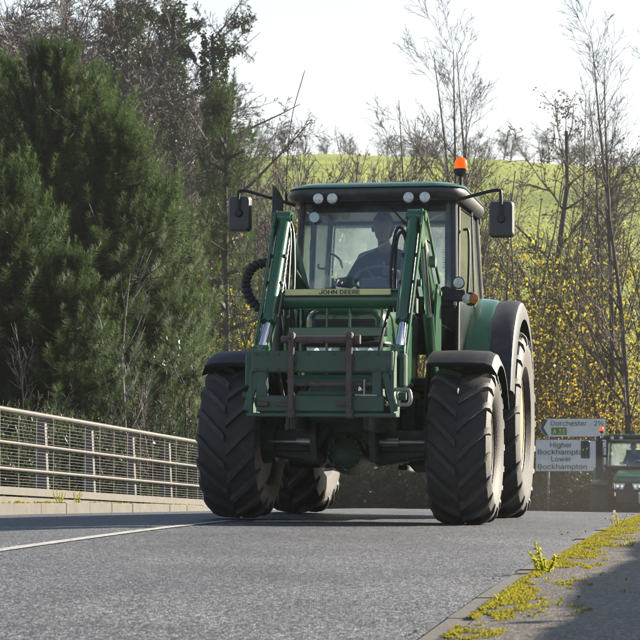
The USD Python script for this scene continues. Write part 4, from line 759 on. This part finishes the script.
# pines: boughs carrying upturned shoots that bristle with needles
def pine(key, seed, h, spread, boughs=75, per=30, slim=False):
    o = proto(key, 'pine_tree', 'pine', 'tree'); g = np.random.default_rng(seed); seg, P, D = [], [], []
    for b in range(boughs):
        f = ((b + g.random()) / boughs) ** .85 * .97 + .02; f = .5 + .5 * f if slim else f; z = h * f; a = b * 2.39996 + g.normal(0, .3)
        R = spread * (max(0, 1 - f ** 1.7) ** .8 * (.72 + .28 * min(1, f * 6))) * (.74 + .5 * g.random()); R = max(R, .12)
        dirn = unit([math.cos(a), math.sin(a), .35 + .5 * f]); c = A([0, 0, max(.1, z - .25 * R)]); p = c; m = max(2, int(R / .3)); d = unit(dirn * [1, 1, .4])
        for i in range(m):
            d = unit(d + A([0, 0, .10]) + g.normal(0, .05, 3)); e = p + d * R / m; r = .03 * (1 - i / m) + .008; seg.append((p, e, r, r * .85)); p = e
        tip = p; k = int(per * (.5 + .8 * min(1, R / spread + .2)))
        off = g.normal(0, 1, (k, 3)) * [.26, .26, .18] * min(1, .35 + R); back = g.random(k)[:, None] ** 1.4 * d * min(R * .75, 1.3)
        q = tip + off - back; out = q - A([0, 0, z - .6]); out /= np.maximum(np.linalg.norm(out, axis=1, keepdims=True), 1e-6)
        dd = out * .9 + A([0, 0, .6]) + g.normal(0, .22, (k, 3)); P.append(q); D.append(dd / np.linalg.norm(dd, axis=1, keepdims=True))
        for x in q[::2]: seg.append((tip - d * .2, x, .008, .006))
    P.append(A([[0, 0, h - .25], [.05, 0, h - .1]])); D.append(A([[0, 0, 1.], [0, 0, 1.]]))
    part(o, 'trunk', MB().tube([(0, 0, -.3), (.02, 0, h * .5), (0, 0, h)], [.055 * h ** .5 + .02, .05, .012], 9), M['bark_dark'], True)
    part(o, 'limbs', prisms(A([x[0] for x in seg]), A([x[1] for x in seg]), A([x[2] for x in seg]), A([x[3] for x in seg]), 3), M['bark_dark'], False)
    S, D = np.vstack(P), np.vstack(D); N = 110; n = len(S); L = g.uniform(.2, .38, n)
    u = np.cross(D, g.normal(0, 1, (n, 3))); u /= np.linalg.norm(u, axis=1, keepdims=True); w = np.cross(D, u)
    fr = g.random((n, N)); a = g.uniform(0, 6.28, (n, N)); rad = u[:, None] * np.cos(a)[..., None] + w[:, None] * np.sin(a)[..., None]
    base = S[:, None] + D[:, None] * (fr * L[:, None])[..., None]; nd = rad * (1.0 - .35 * fr ** 3)[..., None] + D[:, None] * (.25 + .5 * fr ** 2)[..., None]; nd /= np.linalg.norm(nd, axis=2, keepdims=True)
    ln = (g.uniform(.09, .135, (n, N)) * (1.1 - .45 * fr ** 3))[..., None]; sd = np.cross(nd, D[:, None] + .01); sd /= np.maximum(np.linalg.norm(sd, axis=2, keepdims=True), 1e-6); wd = .0046
    V = np.stack([base - sd * wd, base + sd * wd, base + nd * ln], 2).reshape(-1, 3); part(o, 'needles', (V, np.arange(len(V)).reshape(-1, 3)), M['needle'], False); H[key] = h
pine('pineA', 1, 8.0, 2.15, 80, 34); pine('pineB', 2, 6.2, 1.55, 62, 32); pine('pineC', 3, 4.6, 1.15, 44, 28); pine('pineS', 4, 7.0, .95, 26, 9, True)
# bushes and brambles
def bush(key, seed, name, label, cat, lm, n, size, hx, hz, group=None, stems=14, bark='bark_dark'):
    o = proto(key, name, label, cat, group); g = np.random.default_rng(seed); T = Tree(seed + 9)
    for kst in range(stems):
        a = g.uniform(0, 6.28); T.grow((hx * .4 * g.random() * math.cos(a), hx * .4 * math.sin(a) * g.random(), 0), (.7 * math.cos(a), .7 * math.sin(a), 1), hz * g.uniform(.7, 1.05), .014, 0, 2, .14, -.02, 8, .45, (25, 65), .1, .4, .004)
    T.put(o, M[bark], 0, 'twigs')
    d = g.normal(0, 1, (n * 3, 3)); d[:, 2] = np.abs(d[:, 2]); d /= np.linalg.norm(d, axis=1, keepdims=True); r = g.random(n * 3) ** .4; c = d * r[:, None] * [hx, hx, hz]
    nz = meshkit.noise(c * 2.6 / max(hx, .3) ** .5 + seed, 2); keep = np.argsort(-(nz + .25 * g.random(n * 3) - .45 * (r > .85) * (nz < .5)))[:n]; c, d = c[keep], d[keep]
    part(o, 'leaves', leaves(c, d + [0, 0, .1], np.full(n, size), g, 1, .75), lm, False); H[key] = hz
BL = 'dark bramble bush with a few yellowing leaves'
for i in range(3): bush(('bram', i), 500 + i, 'bramble_bush', BL, 'bush', M['bramble'], 2600, .09, 1.5, 1.5)
bush('gloss', 520, 'glossy_bush', 'bush of glossy leaves', 'bush', M['glossy'], 3600, .04, 1.0, 1.7)
# bare pale saplings before the pines
for i in range(2):
    o = proto(('pale', i), 'bare_sapling', 'bare pale sapling', 'sapling'); T = Tree(620 + i); T.grow((0, 0, 0), (.03, 0, 1), 3.6, .03, 0, 2, .07, .06, (10, 5), (.42, .45), (22, 45), .25, .2, .004); T.put(o, M['bark_pale'], 0, 'crown'); H[('pale', i)] = max(x[1][2] for x in T.seg)

R = random.Random(11)
# left: the pines behind the railing
place('pineA', 52, 47, 50, 20, 'broad dark pine, the tallest of the clump behind the railing')
place('pineB', 118, 45.5, 128, 80, 'shorter pine at the right end of the clump behind the railing')
place('pineB', 92, 49, 88, 200, 'pine between the tallest pine and the right-hand pine')
place('pineC', 8, 43, 175, 10, 'low pine in front at the left edge of the picture')
place('pineA', -8, 51, 62, 120, 'pine cut off by the left edge of the picture')
place('pineC', 160, 46.5, 190, 140, 'small pine at the right foot of the pine clump', wide=.62)
place('pineC', 70, 42.5, 262, 230, 'small pine in front of the tallest pine')
place('pineS', 225, 70, 96, 30, 'slim young pine below the ivy-clad tree left of the cab', wide=1.0)
# ivy-clad and woodland trees top left
place(('ivy', 0), 121, 100, -70, 0, 'thick trunk dressed in dark ivy, left of the other ivy-clad trees')
place(('ivy', 1), 172, 108, -60, 60, 'ivy-clad tree with bare side branches, middle of three')
place(('ivy', 1), 226, 98, -25, 200, 'ivy-clad bare tree above the slim young pine', wide=.9)
for n_, (px, Y, tp) in enumerate(((-5, 95, -30), (35, 102, -45), (62, 92, 12), (92, 110, -40), (150, 125, 0), (202, 130, 75), (262, 135, 112), (20, 88, 45))):
    place(('bare', n_ % 3), px, Y, tp, n_ * 50, ['leftmost bare woodland tree above the pines', 'tall bare tree just right of the leftmost woodland tree', 'bare twiggy tree above the tallest pine', 'bare tree against the thick ivy-clad trunk', 'bare tree between the two left ivy-clad trees', 'small bare tree behind the middle ivy-clad tree', 'bare tree at the skyline right of the slim young pine', 'lower bare tree behind the tallest pine'][n_])
for n_ in range(12):
    place(('bare', n_ % 3), -12 + n_ * 15 + R.uniform(-5, 5), R.uniform(112, 145), R.uniform(-30, 20) + n_ * 3, R.uniform(0, 360), 'bare brown woodland tree crowded behind the pines and ivy-clad trunks', 'bare woodland trees crowded behind the pines')
# skyline hedge along the top of the field
far_g, far_l = 'bare trees along the skyline hedge', 'small bare tree in the hazy hedge along the top of the field'
for n_ in range(34):
    px = 185 + n_ * 14.2 + R.uniform(-6, 6); place(('bare', n_ % 3), px, R.uniform(232, 250), R.uniform(126, 152) - (8 if px < 290 else 0), R.uniform(0, 360), far_l, far_g, 1.5)
# bare hedge sticks in front of the field
st_g, st_l = 'bare upright hedge shrubs before the field', 'bare upright shrub standing before the green field'
for n_ in range(18):
    px = 236 + n_ * 12 if n_ < 16 else 430 + (n_ - 16) * 36 + R.uniform(-7, 7); place(('stick', n_ % 3), px, R.uniform(118, 150), R.uniform(118, 172), R.uniform(0, 360), st_l, st_g, .8)
# tall birches
for n_, (px, Y, tp, i, l) in enumerate(((441, 88, 45, 1, 'leftmost bare birch right above the cab roof'), (462, 84, -12, 0, 'tallest bare birch above the cab, its top leaving the picture'), (482, 86, 5, 1, 'bare birch leaning behind the right mirror'), (498, 95, 40, 2, 'slender bare birch right of the right mirror'),
        (424, 94, 95, 2, 'short bare birch behind the cab roof lamps'), (614, 82, -25, 0, 'dark-trunked bare birch, the tallest near the right edge'), (596, 90, 45, 1, 'bare birch left of the dark-trunked birch'), (576, 93, 80, 2, 'slim bare birch above the road sign'), (634, 80, 20, 1, 'bare birch at the right edge of the picture'), (648, 86, -10, 0, 'bare birch whose branches enter from the right edge'))):
    place(('birch', i), px, Y, tp, n_ * 67, l)
place('oak', 532, 104, 102, 0, 'young oak holding brown leaves against the skyline'); place('oak', 560, 112, 148, 100, 'lower brown-leaved oak right of the young oak')
# yellow saplings
for n_ in range(48):
    px = (498 + (n_ % 15) * 10.5) if n_ < 30 else (188 + (n_ - 30) * 17); px += R.uniform(-5, 5)
    place(('sap', n_ % 6), px, R.uniform(79, 94), R.uniform(215, 350) if n_ % 3 else R.uniform(150, 225), R.uniform(0, 360), SL, SG)
# brambles
bd_g = 'dark brambles at the foot of the saplings'
for n_ in range(26):
    px = 300 + n_ * 14 + R.uniform(-5, 5); place(('bram', n_ % 3), px, R.uniform(78.2, 82), R.uniform(452, 482), R.uniform(0, 360), BL + ' beyond the crest of the road', bd_g, 1.2)
bl_g = 'dark brambles behind the left railing'
for n_ in range(12):
    px = -5 + n_ * 20 + R.uniform(-4, 4); Yb = 22400 / (747 - px) + R.uniform(4.2, 8); place(('bram', n_ % 3), px, Yb, R.uniform(395, 440), R.uniform(0, 360), BL + ' behind the left railing', bl_g, .62)
place('gloss', 168, 43.5, 335, 0, 'bush with glinting pale leaves at the right foot of the pines', wide=.5); place('gloss', 192, 47, 352, 90, 'glinting glossy bush beside the left front tyre', wide=.5); place('gloss', 100, 40, 425, 200, 'low glossy bush showing through the railing wires', wide=.6)
place(('pale', 0), 125, 41.5, 248, 0, 'bare pale sapling with forked branches before the pines', wide=.8); place(('pale', 1), 24, 41, 322, 90, 'thin bare sapling above the railing near the left edge'); place(('pale', 1), 152, 41.8, 368, 200, 'short pale sapling left of the glinting bush')

# ------------------------------------------------------------------ kerbside weeds and moss
def weed(px, Y, q, h, seed, label, n=90):
    X = (px - 320) / FPX * Y if q is None else qx(q, Y); g = np.random.default_rng(seed); z = float(zr(Y)) + (KHR - .012 if seed < 5 else KH - .015)
    o = thing('weed', label, 'weed', (X, Y, z)); sg_, C, D = [], [], []
    for k in range(9):
        a = g.uniform(0, 6.28); d = unit([.5 * math.cos(a), .5 * math.sin(a), .9 + g.random()]); p = A([.02 * math.cos(a), .02 * math.sin(a), 0]); L = h * g.uniform(.5, 1.05)
        for i in range(6):
            d = unit(d + g.normal(0, .12, 3)); e = p + d * L / 6; sg_.append((p, e, .0035, .003)); p = e
            for _ in range(max(1, n // 54)): C.append(e); D.append(unit(g.normal(0, 1, 3) + A([0, 0, .5])))
    part(o, 'stem', prisms(*[A([s[i] for s in sg_]) for i in range(4)], 4), M['weed'], False)
    part(o, 'leaves', leaves(A(C), A(D), np.full(len(C), .042 * h ** .5) * g.uniform(.5, 1.3, len(C)), g, 1, .5), M['weed'], False)
weed(541, 10.9, KR + .15, .16, 1, 'tall yellow-green weed growing at the back of the right kerb', 700)
weed(497, 9.1, KR + .15, .045, 2, 'low flat weed on the right kerb nearest the camera', 220)
weed(591, 13.6, KR + .42, .06, 3, 'small weed on the footpath right of the tall weed')
weed(612, 17.6, KR + .12, .12, 4, 'weed at the far end of the right kerb near the far tractor')
weed(145, 25.4, KL - .15, .2, 5, 'pale weed on the left kerb below the railing'); weed(160, 26, KL - .12, .17, 6, 'second pale weed on the left kerb, nearer the tyre')
def mosspatch(name, label, q0, q1, y0, y1, n, seed, size, fall):
    g = np.random.default_rng(seed); Y = g.uniform(y0, y1, n); q = q0 + (q1 - q0) * g.random(n) ** fall; X = qx(q, Y); nz = meshkit.fbm(np.stack([X * 5, Y * 2.2, X * 0], -1), 4, 7); f = (q - q0) / (q1 - q0); n2 = meshkit.fbm(np.stack([X * 22, Y * 12, X * 0], -1), 3, 9); keep = (nz + .8 * (n2 - .5)) > .37 + .62 * f ** .8; X, Y = X[keep], Y[keep]; m = len(X)
    c = np.stack([X, Y, zr(Y) + (KHR + .002 if seed == 1 else KH - .013) + g.random(m) * .005], -1); d = g.normal(0, .7, (m, 3)); d[:, 2] = np.abs(d[:, 2]) + .5
    top(name, leaves(c, d, size * g.uniform(.5, 1.8, m), g, 1, .9), M['moss'], False, label=label, kind='stuff', cat='moss')
mosspatch('moss', 'bright yellow moss along the back of the right kerb', KR + KW - .02, KR + KW + .62, 5, 26, 280000, 1, .0075, 1.9)
mosspatch('moss', 'thin line of yellow moss along the left kerb', KL - KW - .25, KL - KW + .02, 19, 40, 16000, 2, .02, 1.0)

g = np.random.default_rng(21); n = 110; Yl = g.uniform(6, 30, n); ql = np.where(g.random(n) < .6, KR - .02 - .25 * g.random(n) ** 2, KR + KW + .9 * g.random(n))
cl = np.stack([qx(ql, Yl), Yl, zr(Yl) + np.where(ql < KR, crown(ql), KHR + .004) + .006], -1); dl = g.normal(0, 1, (n, 3)); dl[:, 2] *= .12
top('fallen_leaves', leaves(cl, dl, g.uniform(.006, .02, n), g, .25, .7), M['oakleaf'], False, label='small brown fallen leaves and grit along the right kerb', cat='leaves', kind='stuff')
# ------------------------------------------------------------------ hedge on the right, beside the footpath and outside the picture
hg = thing('clipped_hedge', 'clipped green hedge along the right of the footpath', 'hedge'); g = np.random.default_rng(8); n = 60000
Yh = g.uniform(-2, 40, n); qh = 2.48 + g.random(n) * 1.2; hz_ = 1.57 + .03 * meshkit.noise(np.stack([Yh * .5, Yh * 0, Yh * 0], -1), 1); zh = g.random(n) ** .5 * hz_
Yh[:22000] = g.uniform(-2, 40, 22000); zh[:22000] = (hz_ * (1 - .14 * g.random(n)))[:22000]
part(hg, 'leaves', leaves(np.stack([qx(qh, Yh), Yh, zr(Yh) + zh], -1), g.normal(0, 1, (n, 3)), np.full(n, .11), g, 1, .9), M['hedge'], False)
CYh = np.arange(-2, 40.1, .3)
part(hg, 'dense_core', MB().loft([A([(qx(a, y), y, float(zr(y)) + b) for a, b in ((2.62, .1), (3.6, .1), (3.6, 1.6), (2.6, 1.665 + .03 * math.sin(y * 1.7) + .012 * math.sin(y * 5.3)))]) for y in CYh]), M['hedge'], 30)
st_ = MB()
for y in np.arange(-2, 40, 1.2): st_.cyl((qx(3.1, y), y, zr(y) - .1), (qx(3.1, y) + .1, y, zr(y) + 1.0), .04, .02, 6)
part(hg, 'stem', st_, M['bark'])

# ------------------------------------------------------------------ thin autumn haze round everything
top('haze', trimesh.creation.box((1830, 1680, 96), trimesh.transformations.translation_matrix((0, 675, -6))), None, False, kind='stuff', label='thin pale haze in the air over the fields')
hm = usdkit.material(stage, '/World/Looks/haze', {'v': ('principled_volume', {'color': (.93, .95, 1.0), 'density': .00018, 'anisotropy': .35})}, [], volume='v.volume')
UsdShade.MaterialBindingAPI.Apply(stage.GetPrimAtPath('/World/haze')).Bind(hm)
dm = usdkit.material(stage, '/World/Looks/dust', {'v': ('principled_volume', {'color': (.95, .88, .78), 'density': .0022, 'anisotropy': .3})}, [], volume='v.volume')
for q, y, w, l, h in ((-2.6, 33, 1.5, 7, .55),):
    dv = trimesh.creation.icosphere(3); dv.apply_scale([w, l, h]); dv.apply_transform(trimesh.transformations.rotation_matrix(-TH, (0, 0, 1))); dv.apply_translation((qx(q, y), y, float(zr(y)) + .25))
    top('dust', dv, dm, True, kind='stuff', label='low dust hanging over the road behind the tractor', cat='dust')
